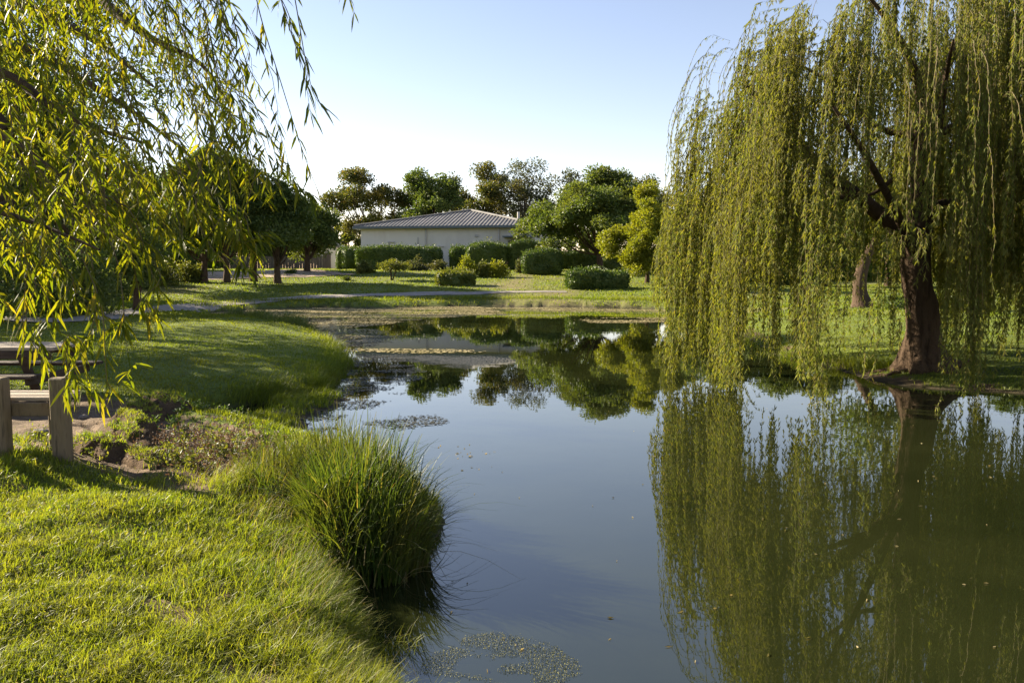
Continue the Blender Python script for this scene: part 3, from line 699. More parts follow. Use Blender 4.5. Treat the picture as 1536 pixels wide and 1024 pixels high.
# trees behind the building
BG = "trees standing behind the low building"
for (px, D, top, x0, x1, mat, lf, cl, per, lab, z0f, hol) in [
    (557, 118, 256, 506, 606, 'autumn_leaf', .42, 62, 90, "broad open tree with orange tinged top at the building's far corner", .18, .3),
    (636, 112, 253, 592, 676, 'dark_leaf', .42, 60, 110, "dense dark rounded tree rising directly over the grey roof slope", .15, .3),
    (682, 122, 258, 664, 702, 'grey_leaf', .36, 26, 50, "slender sparse tree between the dark round tree and the roof peak", .3, .2),
    (727, 120, 248, 690, 762, 'autumn_leaf', .40, 52, 80, "tree with rusty upper leaves directly over the roof peak", .2, .3),
    (787, 116, 238, 748, 828, 'grey_leaf', .36, 54, 58, "tallest airy grey green tree with see-through branches by the vent pipe", .2, .35),
    (853, 114, 257, 822, 886, 'grey_leaf', .36, 34, 60, "grey green treetop peeping over the big round tree by the yellow one", .3, .3),
    (962, 112, 266, 930, 1008, 'autumn_leaf', .40, 46, 90, "brownish tree rising behind the yellow conical tree", .2, .3),
    (525, 140, 338, 500, 552, 'lime_leaf', .5, 34, 60, "small distant yellow green tree beside the building's far corner", .1, .3)]:
    b = at(px, D); h = hgt(top, D, b[2]); w = wid(x0, x1, D) * 1.22
    broadleaf("broadleaf_tree", lab, b, h, w, h * z0f, mat, 'bark_pale' if mat == 'grey_leaf' else 'bark', int(cl * 1.6), int(per * 1.5), lf * 1.15, h * .085, group=BG, hollow=hol, limbs=20)

# big round tree and its neighbours by the building
b = at(900, 72); h = hgt(256, 72, b[2])
broadleaf("broadleaf_tree", "big round dark green tree with a clear trunk behind the clipped hedges", b, h, wid(798, 990, 72) * 1.08, hgt(396, 72, b[2]), 'mid_leaf', 'bark', 190, 260, .32, 1.05, .30, limbs=16, hollow=.3, prof=lambda t: min(.98, 1.15 * (1 - t) + .34))
b = at(970, 60); h = hgt(272, 60, b[2])
broadleaf("yellow_tree", "bright yellow green conical tree with leaves down to the ground", b, h, wid(900, 1018, 60) * 1.22, -.3, 'yellow_leaf', 'bark', 190, 190, .24, .66, .16, prof=lambda t: min(1, .22 + 1.0 * (1 - t) ** .85), limbs=18, hollow=.3)
b = at(1006, 54); h = hgt(312, 54, b[2])
broadleaf("young_tree", "small pale yellow green tree with a bare short trunk by the shore", b, h, wid(968, 1046, 54), .75, 'lime_leaf', 'bark', 80, 150, .18, .5, .11, prof=lambda t: .35 + .75 * (1 - t) ** .7, limbs=12, hollow=.35)

# parkland trees at the far side of the lawn
LG = "parkland trees in front of the gravel yard"
for (px, py, D, top, x0, x1, zb, mat, lab) in [
    (307, 424, 60, 236, 225, 345, 375, 'dark_leaf', "dark parkland tree farthest from the building, next to low bushes"),
    (341, 423, 60, 240, 290, 405, 378, 'dark_leaf', "tall dark parkland tree with a slightly crooked stout trunk"),
    (381, 421, 61, 262, 340, 430, 376, 'dark_leaf', "dark parkland tree on a short thick trunk between its neighbours"),
    (417, 421, 60, 272, 372, 470, 380, 'dark_leaf', "spreading dark parkland tree with a straight slim trunk"),
    (462, 408, 72, 308, 424, 512, 385, 'mid_leaf', "lower rounder parkland tree nearest the building")]:
    b = at(px, D); h = hgt(top, D, b[2])
    broadleaf("broadleaf_tree", lab, b, h, wid(x0, x1, D) * 1.25, hgt(zb, D, b[2]), mat, 'bark', 110, 190, .32, 1.05, .24, group=LG, limbs=18, hollow=.4, prof=lambda t: min(1.0, 1.15 * (1 - t) + .32))

# wooded side of the park, nearer, behind the overhanging willow
NG = "shady trees and shrubs along the wooded side"
b = at(118, 36); 
broadleaf("broadleaf_tree", "very tall dark tree seen through the overhanging willow leaves", b, hgt(-40, 36, b[2]), wid(-30, 275, 36), 3.2, 'dark_leaf', 'bark', 110, 130, .26, 1.15, .32, group=NG, limbs=24, hollow=.35)
b = at(30, 46)
broadleaf("broadleaf_tree", "dark tree with low branches behind the very tall one", b, hgt(60, 46, b[2]), wid(-120, 170, 46), 1.6, 'mid_leaf', 'bark', 100, 120, .32, 1.3, .3, group=NG, limbs=20)
b = at(190, 55)
broadleaf("broadleaf_tree", "bushy mid green tree behind the small dark trunk by the path", b, hgt(225, 55, b[2]), wid(110, 265, 55), 1.0, 'dark_leaf', 'bark', 90, 110, .32, 1.1, .25, group=NG, limbs=14)
b = G(207, 466); 
broadleaf("small_tree", "small dark bushy tree on a short trunk beside the path", b, hgt(345, b[1], b[2]), wid(158, 262, b[1]), .95, 'dark_leaf', 'bark', 42, 110, .20, .6, .17, group=NG, limbs=10)
for (px, D, w, h, mat, lab) in [
    (120, 30, 3.6, 3.2, 'dark_leaf', "large dark evergreen shrub before the path, at the wooded edge"),
    (40, 28, 3.6, 3.4, 'dark_leaf', "largest dark evergreen shrub at the wooded edge"),
    (-50, 25, 4.0, 3.6, 'dark_leaf', "dark evergreen shrub cut by the picture edge at the wooded side"),
    (165, 44, 4.2, 3.2, 'dark_leaf', "rounded dark shrub beyond the path at the wooded edge")]:
    bush("evergreen_shrub", lab, at(px, D), w, w * .8, h, mat, 3600, .17, group=NG, cat="shrub")
for (px, D, w, h, mat, lab) in [
    (246, 57, 4.2, 2.1, 'lime_leaf', "wide yellow green bush beside the lawn, nearer the small dark tree"),
    (284, 60, 2.6, 1.7, 'lime_leaf', "yellow green bush next to the farthest parkland trunk"),
    (205, 54, 3.2, 2.4, 'mid_leaf', "rounded mid green bush behind the small dark tree")]:
    bush("low_bush", lab, at(px, D), w, w * .7, h, mat, 2400, .18, group="bushes edging the far lawn")

for (px, D, top, x0, x1, mat, lab) in [
    (-60, 62, 235, -170, 60, 'dark_leaf', "dense dark tree with low boughs, outermost at the wooded edge"),
    (45, 70, 255, -40, 135, 'dark_leaf', "dense dark tree with low boughs behind the evergreen shrubs"),
    (130, 74, 262, 60, 210, 'mid_leaf', "mid green low branched tree behind the very tall dark one"),
    (235, 76, 268, 175, 300, 'dark_leaf', "dense dark low branched tree behind the wide yellow green bush")]:
    b = at(px, D); broadleaf("broadleaf_tree", lab, b, hgt(top, D, b[2]), wid(x0, x1, D), .5, mat, 'bark', 120, 150, .36, 1.2, .26, group=NG, limbs=10, hollow=.3)
# trees outside the picture whose shade falls across the grassy spit and the path
for (x, y, h, w, lab) in [(-18, 19.3, 8.6, 7, "lower shade tree beside the spit, beyond the picture edge"), (-18.5, 24.5, 9.5, 7.5, "shade tree beside the spit, beyond the picture edge"),
                          (-22.5, 34, 10, 8, "shade tree beyond the path at the picture's very edge"), (-25, 29, 11, 8.5, "shade tree beyond the path, outside the picture edge")]:
    broadleaf("broadleaf_tree", lab, on(x, y), h, w, 1.6, 'dark_leaf', 'bark', 70, 110, .24, 1.1, .28, group=NG, limbs=12)

# clipped hedges and bushes around the building
HG = "clipped hedges along the building"
for (x0, x1, yt, D, dep, lab) in [
    (508, 541, 371, 84, 3.0, "tall clipped hedge block at the building's far corner"),
    (535, 664, 368, 80, 2.2, "longest clipped hedge running along the cream wall"),
    (676, 706, 370, 79, 2.0, "short clipped hedge block beside the bare strip of wall"),
    (700, 763, 365, 76, 2.2, "rounded clipped hedge with a light shrub above it"),
    (761, 815, 361, 76, 2.0, "tall clipped hedge under the small awning"),
    (783, 842, 373, 69, 2.2, "square clipped hedge at the foot of the big round tree")]:
    b = at((x0 + x1) / 2, D)
    hedge("clipped_hedge", lab, b, wid(x0, x1, D), dep, hgt(yt, D, b[2]), n=int(2000 + 36 * (x1 - x0)), leaf=.15, group=HG, ang=-.05)
for (x0, x1, yt, D, lab) in [(832, 905, 377, 79, "dark shaded hedge behind the big round tree's trunk"), (900, 990, 380, 78, "dark shaded hedge behind the yellow conical tree")]:
    b = at((x0 + x1) / 2, D); hedge("clipped_hedge", lab, b, wid(x0, x1, D), 2.2, hgt(yt, D, b[2]), n=2400, leaf=.2, group=HG)
for (x0, x1, yt, px, py, lab) in [(851, 905, 403, 878, 434, "bright clipped hedge block below the big round tree"), (884, 944, 406, 914, 433, "low bright clipped hedge touching the yellow conical tree"),
                                  (654, 712, 406, 682, 429, "low loose light green hedge on the lawn slope")]:
    g = G(px, py); D = g[1]; hedge("low_hedge", lab, on(g[0], D + .8), wid(x0, x1, D), 2.0, hgt(yt, D, g[2]), n=2600, leaf=.15, group=HG, mat='hedge_leaf' if px > 800 else 'lime_leaf', wob=.3)
SG = "loose shrubs in the bed below the building"
for (x0, x1, yt, D, mat, lab) in [
    (533, 562, 388, 70, 'lime_leaf', "loose light green shrub in front of the longest hedge's end"),
    (684, 716, 384, 66, 'yellow_leaf', "yellowish shrub with ragged top, beside the low loose hedge"),
    (712, 738, 388, 66, 'lime_leaf', "small light shrub between two yellowish ones"),
    (732, 766, 384, 66, 'yellow_leaf', "yellowish ragged shrub below the rounded clipped hedge"),
    (772, 800, 378, 70, 'grey_leaf', "pale grey green shrub below the awning"),
    (612, 645, 386, 74, 'grey_leaf', "dusty grey shrub with faded flowers against the long hedge"),
    (640, 676, 389, 76, 'grey_leaf', "low grey shrub before the bare strip of wall"),
    (716, 764, 355, 80, 'lime_leaf', "light green shrub showing above the rounded hedge")]:
    b = at((x0 + x1) / 2, D); w = wid(x0, x1, D) * 1.05
    bush("loose_shrub", lab, b, w, w * .8, hgt(yt, D, b[2]), mat, 1300, .19, group=SG, cat="shrub")
g = G(588, 420); bush("round_bush", "round sunlit bush on a short stem standing alone on the lawn", g, wid(560, 614, g[1]), 2.2, hgt(388, g[1], g[2]), 'lime_leaf', 1900, .16, stem=True, lift=.55)
g = G(436, 411); bush("dwarf_shrub", "tiny round dark shrub beside the gravel yard", g, 1.3, 1.2, .7, 'hedge_leaf', 500, .13, cat="shrub")
g = G(520, 421); bush("dwarf_shrub", "tiny flat dark shrub on the lawn before the hedges", g, 1.4, 1.0, .35, 'dark_leaf', 400, .12, cat="shrub")
g = G(512, 404); bush("dwarf_shrub", "small dark shrub by the end of the gravel yard", g, 1.6, 1.3, 1.0, 'dark_leaf', 500, .14, cat="shrub")

for (px, D, top, x0, x1, mat, lab) in [
    (300, 125, 345, 250, 350, 'mid_leaf', "distant low tree behind the board fence, nearest the wooded side"),
    (355, 130, 350, 310, 405, 'dark_leaf', "distant dark low tree behind the middle of the board fence"),
    (410, 126, 342, 365, 455, 'mid_leaf', "distant low tree behind the straight slim parkland trunk"),
    (462, 132, 346, 420, 505, 'dark_leaf', "distant dark low tree behind the shed end of the board fence"),
    (222, 120, 335, 160, 280, 'mid_leaf', "distant low tree far behind the wide yellow green bush")]:
    b = at(px, D); broadleaf("broadleaf_tree", lab, b, hgt(top, D, b[2]), wid(x0, x1, D), .3, mat, 'bark', 90, 120, .5, 1.3, .2, group="distant low trees behind the gravel yard", limbs=6, hollow=.2)
# wood behind the willow
WG = "dark trees behind the hanging willow"
k = 0
for (px, D, top, w, mat, lab) in [
    (1065, 84, 300, 8.0, 'dark_leaf', "dark tree behind the outer curtain of the hanging willow"),
    (1150, 80, 290, 8.5, 'dark_leaf', "dark tree behind the middle of the hanging willow"),
    (1240, 78, 285, 8.5, 'mid_leaf', "mid green tree behind the hanging willow's low limb"),
    (1330, 82, 270, 9.0, 'dark_leaf', "dark tree just beside the willow trunk's line"),
    (1420, 80, 270, 9.0, 'dark_leaf', "dark tree beyond the lawn past the willow trunk"),
    (1505, 76, 260, 9.0, 'mid_leaf', "mid green tree beyond the lawn near the picture edge"),
    (1110, 96, 300, 9.0, 'mid_leaf', "farther mid green tree filling the gap behind the outer willow curtain"),
    (1375, 98, 290, 10.0, 'dark_leaf', "farther dark tree filling the gap right behind the willow trunk"),
    (1460, 95, 285, 10.0, 'mid_leaf', "farther mid green tree between two nearer ones past the willow trunk"),
    (1590, 72, 250, 9.5, 'dark_leaf', "dark tree cut by the picture edge beyond the lawn")]:
    b = at(px, D); broadleaf("broadleaf_tree", lab, b, hgt(top, D, b[2]), w * 1.15, .2, mat, 'bark', 130, 150, .42, 1.15, .28, group=WG, limbs=10, hollow=.25)
b = at(1300, 112); hedge("tall_hedge", "tall dark hedge closing the park far behind the hanging willow", b, 62, 3, 5.5, 'hedge_leaf', 0, 9000, .45, cat="hedge", wob=.3)
b = at(80, 88); hedge("tall_hedge", "tall dark hedge far behind the shrubs of the wooded side", b, 40, 3, 4.5, 'hedge_leaf', 0, 7000, .4, cat="hedge", wob=.3)
# second willow-like tree with a leaning trunk
g = G(1292, 461); root = thing("leaning_tree", g, "leaning tree with a flared base and bent trunk standing behind the hanging willow", "tree", WG)
a = Acc(); tube(a, smoothpath([[0, 0, -.2], [-.02, 0, .25], [-.1, 0, .9], [.05, 0, 1.9], [.8, 0, 3.6], [1.4, .3, 5.0]], 20), [.75, .42, .30, .26, .2, .1, .06], 10, .25, 3)
tr_ = a.build("trunk", M['bark'], root, True)
a = Acc(); c = np.array([1.0, .2, 4.4]) + unit(rng.normal(size=(40, 3))) * rng.uniform(.5, 1, (40, 1)) * np.array([2.6, 2.2, 1.8])
ids = rng.integers(0, 40, 4200); off = unit(rng.normal(size=(4200, 3))) * rng.uniform(size=(4200, 1)) ** .5 * .8
leaves(a, c[ids] + off, off + [0, 0, -.4], .2, .09); a.build("crown", M['mid_leaf'], root)
g = G(1382, 464); hedge("dark_hedge", "low dark clipped hedge on the lawn behind the willow trunk", g, wid(1328, 1436, g[1]), 1.6, hgt(443, g[1], g[2]), 'dark_leaf', n=2600, leaf=.13)
g = G(1462, 468); bush("low_bush", "pale yellow green bush at the end of the low dark hedge", g, wid(1432, 1492, g[1]), 1.6, hgt(434, g[1], g[2]), 'lime_leaf', 1500, .13)

# ------------------------------------------------------------------ the hanging willow
reseed('hanging willow')
WB = np.array([*Z0(1385, 548, .28), 0]); WB[2] = Hs(WB[0], WB[1])
will = thing("weeping_willow", WB, "huge weeping willow with curtains of leaves trailing into the pond", "tree")
DW = WB[1]
def L(px, py, dy=0.0): return P(px, py, DW + dy) - WB
a = Acc()
def wflare(ring):
    b = ring.copy(); zz = np.clip(ring[..., 2], 0, None); c = ring.mean(1, keepdims=True); rel = ring[..., :2] - c[..., :2]
    ang = np.arctan2(rel[..., 1], rel[..., 0]); f = 1 + np.exp(-zz / .26) * (.30 + .55 * np.cos(ang * 3 + .6) ** 2) + .35 * np.exp(-zz / .6) * np.clip(np.cos(ang - .1), 0, 1)
    b[..., :2] = c[..., :2] + rel * f[..., None]; return b
tube(a, smoothpath([[0.02, 0, -.35], [0, 0, .15], L(1381, 470), L(1374, 400), L(1380, 330), L(1385, 240), L(1388, 190)], 40), [.36, .35, .31, .29, .27, .24, .22, .20, .17], 18, .35, 2, wflare)
wt = a.build("trunk", M['bark'], will, True)
limbs = [([L(1372, 400), L(1352, 350), L(1300, 305, -.2), L(1235, 255, -.5), L(1180, 195, -.8), L(1120, 130, -1)], [.20, .17, .14, .11, .08, .03]),
         ([L(1380, 372), L(1360, 345, .1), L(1325, 325, .3), L(1260, 295, .6), L(1190, 290, 1.0), L(1110, 250, 1.2)], [.10, .085, .07, .05, .035, .015]),
         ([L(1384, 210), L(1345, 200, .2), L(1310, 185, .4), L(1240, 120, 1), L(1160, 80, 1.5)], [.09, .07, .05, .035, .015]),
         ([L(1388, 195), L(1383, 150), L(1365, 90, -.2), L(1330, 30, -.5), L(1290, -20, -.8)], [.13, .11, .08, .05, .02]),
         ([L(1388, 195), L(1402, 150, .2), L(1425, 90, .5), L(1450, 20, .8), L(1470, -40, 1)], [.12, .10, .07, .05, .02]),
         ([L(1387, 215), L(1420, 195), L(1470, 170, -.4), L(1530, 120, -1), L(1610, 80, -1.5)], [.10, .08, .06, .04, .015]),
         ([L(1382, 330), L(1410, 305, .3), L(1450, 300, .8), L(1530, 270, 1.5), L(1620, 220, 2)], [.09, .07, .05, .035, .015]),
         ([L(1386, 280), L(1400, 240, -.8), L(1410, 180, -1.8), L(1420, 110, -2.8), L(1430, 60, -3.6)], [.10, .08, .06, .04, .015]),
         ([L(1386, 270), L(1380, 220, .8), L(1370, 160, 2), L(1350, 100, 3), L(1340, 80, 3.8)], [.10, .08, .06, .04, .015]),
         ([L(1375, 410), L(1362, 360, -.3), L(1335, 300, -1.4), L(1290, 220, -2.6), L(1250, 160, -3.2)], [.10, .09, .07, .05, .02]),
         ([L(1384, 260), L(1350, 262, .1), L(1310, 290, .2), L(1265, 300, .3)], [.05, .045, .035, .012])]
LP = []
for pts, rad in limbs:
    a = Acc(); pl = smoothpath(pts, 22); tube(a, pl, rad, 8, .25, rng.uniform(0, 9)); a.build("limb", M['bark'], wt, True); LP.append(pl)
# roots gripping the bank
a = Acc()
for an, ln in [(2.6, 1.1), (3.3, .8), (4.0, .7), (4.7, .5), (5.6, .9), (.2, 1.3), (.9, .7)]:
    e = np.array([math.cos(an) * ln, math.sin(an) * ln * .8]); 
    pts = [[e[0] * f, e[1] * f, (H(np.array([WB[0] + e[0] * f]), np.array([WB[1] + e[1] * f]))[0] - WB[2]) * (f > .2) + (.22 * (1 - f) ** 2) - .02 * f + .03 * math.sin(f * 9)] for f in np.linspace(.15, 1, 7)]
    tube(a, smoothpath(pts, 14), [.15, .10, .06, .03], 7, .4, an)
a.build("roots", M['bark'], wt, True)

def strands(start, out, arch, zend, K=16):
    """drooping shoots: out and over in a small arch, then straight down with some sway; (n,K,3)"""
    n = len(start); t = np.linspace(0, 1, K)[None]
    L_ = np.clip(start[:, 2] - zend, .3, None)[:, None]
    ar = arch[:, None]
    s = 1 - np.exp(-t * L_ / (ar * .55 + .05))
    hor = ar * s
    rise = ar * .55 * np.sin(np.clip(hor / ar * 1.9, 0, math.pi)) * np.exp(-t * 3)
    z = start[:, 2][:, None] + rise - L_ * t ** 1.12
    sw = np.cumsum(rng.normal(size=(n, K, 2)) * .018, 1) * np.clip(L_[..., None] / 3, .4, 1.3)
    x = start[:, 0][:, None] + out[:, 0][:, None] * hor + sw[..., 0]
    y = start[:, 1][:, None] + out[:, 1][:, None] * hor + sw[..., 1]
    return np.stack([x, y, z], -1)
def strand_mesh(accT, accL, S, step, leaf, lw, twig=.004, spread=.5, lance=False, skip=0.0, down=.8):
    n, K, _ = S.shape
    # twigs as three-sided tubes
    th = np.arange(3) * 2 * math.pi / 3
    ring = S[:, :, None] + np.stack([np.cos(th), np.sin(th), np.zeros(3)], 1)[None, None] * (twig * np.linspace(1.2, .35, K))[None, :, None, None]
    o = (np.arange(n)[:, None, None] * K + np.arange(K - 1)[None, :, None]) * 3; j = np.arange(3); k = (j + 1) % 3
    accT.add(ring.reshape(-1, 3), np.stack([o + j, o + k, o + 3 + k, o + 3 + j], -1).reshape(-1, 4))
    seg = np.linalg.norm(np.diff(S, axis=1), axis=2); tot = seg.sum(1)
    cnt = np.maximum((tot / step).astype(int), 3)
    ids = np.repeat(np.arange(n), cnt); m = len(ids)
    f = skip + (1 - skip) * rng.uniform(size=m); u = f * (K - 1); i0 = np.minimum(u.astype(int), K - 2); fr = (u - i0)[:, None]
    p = S[ids, i0] * (1 - fr) + S[ids, i0 + 1] * fr
    tg = unit(S[ids, i0 + 1] - S[ids, i0])
    rd = rng.normal(size=(m, 3)); rd[:, 2] *= .4
    dr = tg * .55 + unit(rd) * spread + np.array([0, 0, -down])
    if lance: lances(accL, p, dr, leaf * rng.uniform(.55, 1.2, m), lw * rng.uniform(.7, 1.25, m), .3)
    else: leaves(accL, p, dr, leaf * rng.uniform(.6, 1.25, m), lw * rng.uniform(.7, 1.3, m), .25)
ropes = 800; per = 6; bund = 260
ban = rng.uniform(0, 2 * math.pi, bund); brr = 5.0 * np.sqrt(rng.uniform(.02, 1, bund)); brr = np.where(rng.uniform(size=bund) < .36, rng.uniform(4.0, 5.1, bund), brr)
drop_b = rng.uniform(size=bund) < .2; bi = rng.integers(0, bund, ropes); b_end = rng.normal(size=bund)
bxy = np.column_stack([brr * np.cos(ban), brr * np.sin(ban)])[bi] + rng.normal(size=(ropes, 2)) * np.where(drop_b, .065, .20)[bi][:, None]
an = np.arctan2(bxy[:, 1], bxy[:, 0]); rr = np.hypot(bxy[:, 0], bxy[:, 1])
lob = 1.05 + .10 * np.sin(an * 3 + 1.2) + .06 * np.sin(an * 7 + .4)
rx = rr * np.cos(an) * lob; ry = rr * np.sin(an) * lob * .82
ztop = 7.85 - .3 * np.clip(-rx / 4, 0, 1) - 1.4 * (rr / 4.2) ** 1.6 - np.clip(rr - 4.1, 0, None) * 2.3 + rng.normal(size=ropes) * .35 - .25 * (vnoise(an * 5, rr * .8, 3) - .3)
# some shoots start lower, from the inside of the crown
ztop = ztop + .20 * np.minimum(ry, 0)
low = rng.uniform(size=ropes) < .33
ztop = np.where(low, ztop - rng.uniform(.6, 3.2, ropes), ztop)
scx = 768 + (WB[0] + rx) / (WB[1] + ry) * F             # where along the bank the shoot hangs
low_b = b_end[bi]
ze = 2.05 + .62 * ((scx > 1115) & (scx < 1345)) + .28 * low_b + .25 * rng.normal(size=ropes) + .5 * (fbm(scx / 60, ry * .25 + 5, 44, 2) - .5)
drop = np.where(drop_b, 0.0, 1.0)[bi]
ze = np.where((scx > 1040) & (scx < 1115), .35 + .3 * low_b + .2 * rng.normal(size=ropes), ze)
ze = np.where(scx <= 1040, .95 + .35 * low_b + np.clip((1010 - scx) / 25, 0, 3) * .5, ze)
ze = np.where((scx >= 1115) & (scx < 1335) & (drop < .26), .25 + .35 * np.abs(low_b), ze)
ze = np.where((scx > 1400) & (drop < .3), .75 + .35 * low_b, ze)
ftr = (scx > 1338) & (scx < 1436) & (ry < .5)
ze = np.where(ftr, np.maximum(ze, 3.6 + .7 * low_b), ze)
hold = (np.abs(scx - 1384) < 58) & (ry < .3) & (rng.uniform(size=bund)[bi] < .78)
ze = np.where(hold, np.maximum(ze, 5.3 + .4 * low_b), ze)
show = (scx > 1225) & (scx < 1345) & (ry < -.1) & (rng.uniform(size=bund)[bi] < .68)
ze = np.where(show, np.maximum(ze, 4.6 + .4 * low_b), ze)
ze = np.maximum(ze, .02) - WB[2]
rid = np.repeat(np.arange(ropes), per); n = len(rid)
st = np.column_stack([rx, ry, ztop - WB[2]])[rid] + rng.normal(size=(n, 3)) * np.array([.09, .09, .25])
outv = unit(np.column_stack([rx, ry])[rid] + rng.normal(size=(n, 2)) * .35 * np.maximum(rr[rid], .5)[:, None] * .5)
arch = rng.uniform(.12, .42, n) * (rr[rid] / 3.5 + .3)
st[:, :2] -= outv * arch[:, None] * .9
S = strands(st, outv, arch, ze[rid] + np.abs(rng.normal(size=n)) * .35)
aT, aL = Acc(), Acc(); strand_mesh(aT, aL, S, .023, .10, .0205, .004, .66, down=.62)
# airy arching sprays along the outline
n = 190; an = rng.uniform(0, 2 * math.pi, n); r0 = rng.uniform(3.2, 4.9, n)
st = np.column_stack([r0 * np.cos(an), r0 * np.sin(an) * .9, 7.7 - 1.3 * (r0 / 4.4) ** 1.5 + .25 * np.minimum(r0 * np.sin(an), 0) - np.clip(r0 - 4.3, 0, None) * 2.2 - WB[2] + rng.normal(size=n) * .25])
S = strands(st, np.column_stack([np.cos(an), np.sin(an)]), rng.uniform(.35, .85, n), st[:, 2] - rng.uniform(.8, 2.4, n), 18)
strand_mesh(aT, aL, S, .045, .09, .016, .005, .5)
aL.build("crown", M['willow'], will); aT.build("shoots", M['twig'], will)

# ------------------------------------------------------------------ the overhanging willow at the near bank
reseed('near willow b')
NB = on(-6.4, 1.2)
nw = thing("weeping_willow", NB, "near willow whose leafy branches hang in over the bench from outside the picture", "tree")
def NP(px, py, D): return P(px, py, D) - NB
a = Acc()
tube(a, smoothpath([[0, 0, -.3], [.02, .05, .8], [-.05, .15, 1.9], [.1, .3, 2.8], [.3, .6, 3.6]], 18), [.36, .30, .27, .25, .18], 14, .35, 5, wflare)
nt2 = a.build("trunk", M['bark'], nw, True)
near_limbs = [
    ([[.1, .3, 2.6], NP(-180, 60, 4.6), NP(0, 108, 4.8), NP(70, 155, 4.7), NP(140, 192, 4.6), NP(220, 215, 4.4)], [.10, .05, .030, .022, .014, .005]),
    ([[.1, .3, 2.4], NP(-160, 150, 4.2), NP(0, 203, 4.3), NP(55, 238, 4.2), NP(100, 268, 4.1), NP(190, 310, 4.0)], [.09, .04, .022, .016, .010, .004]),
    ([[.2, .5, 3.3], NP(-60, -160, 5.5), NP(110, -40, 5.6), NP(165, 12, 5.3), NP(230, 60, 5.1), NP(300, 95, 4.9), NP(345, 160, 4.7)], [.12, .07, .042, .032, .022, .013, .004]),
    ([[.3, .6, 3.6], NP(100, -260, 5.2), NP(280, -170, 4.8), NP(400, -100, 4.3), NP(470, -60, 4.0), NP(520, -40, 3.9)], [.13, .07, .04, .025, .014, .006]),
    ([[.3, .6, 3.5], NP(-80, -60, 7.0), NP(40, 10, 7.2), NP(140, 60, 7.2), NP(230, 130, 7.0)], [.12, .07, .05, .03, .01]),
    ([[.2, .5, 3.0], NP(-120, 60, 6.4), NP(30, 70, 6.4), NP(140, 130, 6.2), NP(230, 190, 6.0), NP(290, 240, 5.8)], [.10, .06, .035, .024, .014, .005]),
    ([[.05, .2, 2.1], NP(-150, 280, 3.9), NP(0, 318, 3.7), NP(80, 345, 3.6), NP(150, 375, 3.5)], [.07, .03, .015, .009, .004])]
for pts, rad in near_limbs:
    a = Acc(); tube(a, smoothpath(pts, 26), rad, 8, .2, rng.uniform(0, 9)); a.build("limb", M['bark'], nt2, True)
aT, aL = Acc(), Acc()
def hero(pts, step=.030, leaf=.105, lw=.011, skip=.05, twig=.003, jit=.0, rep=1, spread=.55):
    for _ in range(rep):
        q = np.array([NP(*p) for p in pts]) + rng.normal(size=(len(pts), 3)) * jit
        S = smoothpath(q, 18)[None]
        strand_mesh(aT, aL, S, step, leaf, lw, twig, spread, True, skip, .45)
# long shoots against the sky
hero([(372, -60, 4.0), (392, 30, 3.8), (420, 120, 3.7), (445, 200, 3.6), (466, 260, 3.55), (484, 302, 3.5)], .050, .10, .010)
hero([(430, -70, 3.9), (446, 20, 3.7), (458, 90, 3.6), (470, 140, 3.5), (484, 160, 3.5)], .040, .10, .011)
hero([(410, -70, 3.9), (424, 10, 3.8), (440, 60, 3.7), (455, 105, 3.6), (466, 172, 3.6)], .038, .10, .011)
hero([(318, -60, 4.0), (338, 40, 3.9), (362, 110, 3.8), (392, 180, 3.7), (425, 240, 3.6), (446, 278, 3.6), (470, 292, 3.55)], .044, .10, .011)
hero([(350, 30, 3.9), (372, 100, 3.8), (402, 150, 3.75), (420, 200, 3.7), (436, 258, 3.7)], .042, .10, .011)
hero([(400, -40, 3.8), (432, 20, 3.8), (440, 60, 3.8), (462, 90, 3.8)], .038, .09, .010)
hero([(505, -40, 3.9), (522, -8, 3.8), (532, 22, 3.8)], .034, .09, .010)
hero([(300, 20, 4.2), (330, 90, 4.1), (340, 150, 4.1), (360, 205, 4.0)], .034, rep=4, jit=.10)
hero([(280, 60, 4.2), (300, 130, 4.2), (330, 190, 4.1), (345, 240, 4.0), (352, 275, 4.0)], .032, rep=4, jit=.10)
# lower tips over lawn and table
for pts in [[(250, 200, 3.9), (285, 270, 3.8), (320, 310, 3.7), (350, 345, 3.65), (362, 392, 3.6), (378, 402, 3.6)],
            [(270, 190, 3.9), (310, 250, 3.8), (345, 300, 3.7), (388, 325, 3.65), (408, 345, 3.6)],
            [(230, 180, 3.9), (300, 240, 3.7), (330, 290, 3.6), (352, 330, 3.5), (392, 352, 3.5)],
            [(210, 220, 3.8), (255, 300, 3.7), (300, 330, 3.6), (330, 360, 3.5), (352, 392, 3.5)],
            [(60, 240, 4.0), (100, 320, 3.8), (130, 400, 3.7), (140, 470, 3.6), (160, 530, 3.5), (165, 580, 3.5)],
            [(120, 330, 3.7), (170, 390, 3.6), (190, 440, 3.5), (200, 490, 3.5), (214, 528, 3.45)],
            [(120, 270, 3.9), (170, 330, 3.8), (205, 390, 3.6), (225, 430, 3.55), (240, 458, 3.5)],
            [(-20, 330, 3.7), (20, 400, 3.6), (45, 440, 3.5), (62, 490, 3.45), (92, 520, 3.4), (112, 555, 3.4)],
            [(-40, 380, 3.5), (10, 430, 3.45), (30, 470, 3.4), (52, 505, 3.4), (60, 540, 3.4)],
            [(60, 330, 3.8), (90, 380, 3.7), (100, 430, 3.6), (122, 470, 3.5)],
            [(140, 300, 3.9), (185, 350, 3.8), (225, 380, 3.7), (258, 420, 3.7)],
            [(20, 300, 3.8), (50, 360, 3.7), (60, 420, 3.6), (78, 450, 3.6)]]:
    hero(pts, .030, .105, .0115, .3, rep=2, jit=.07)
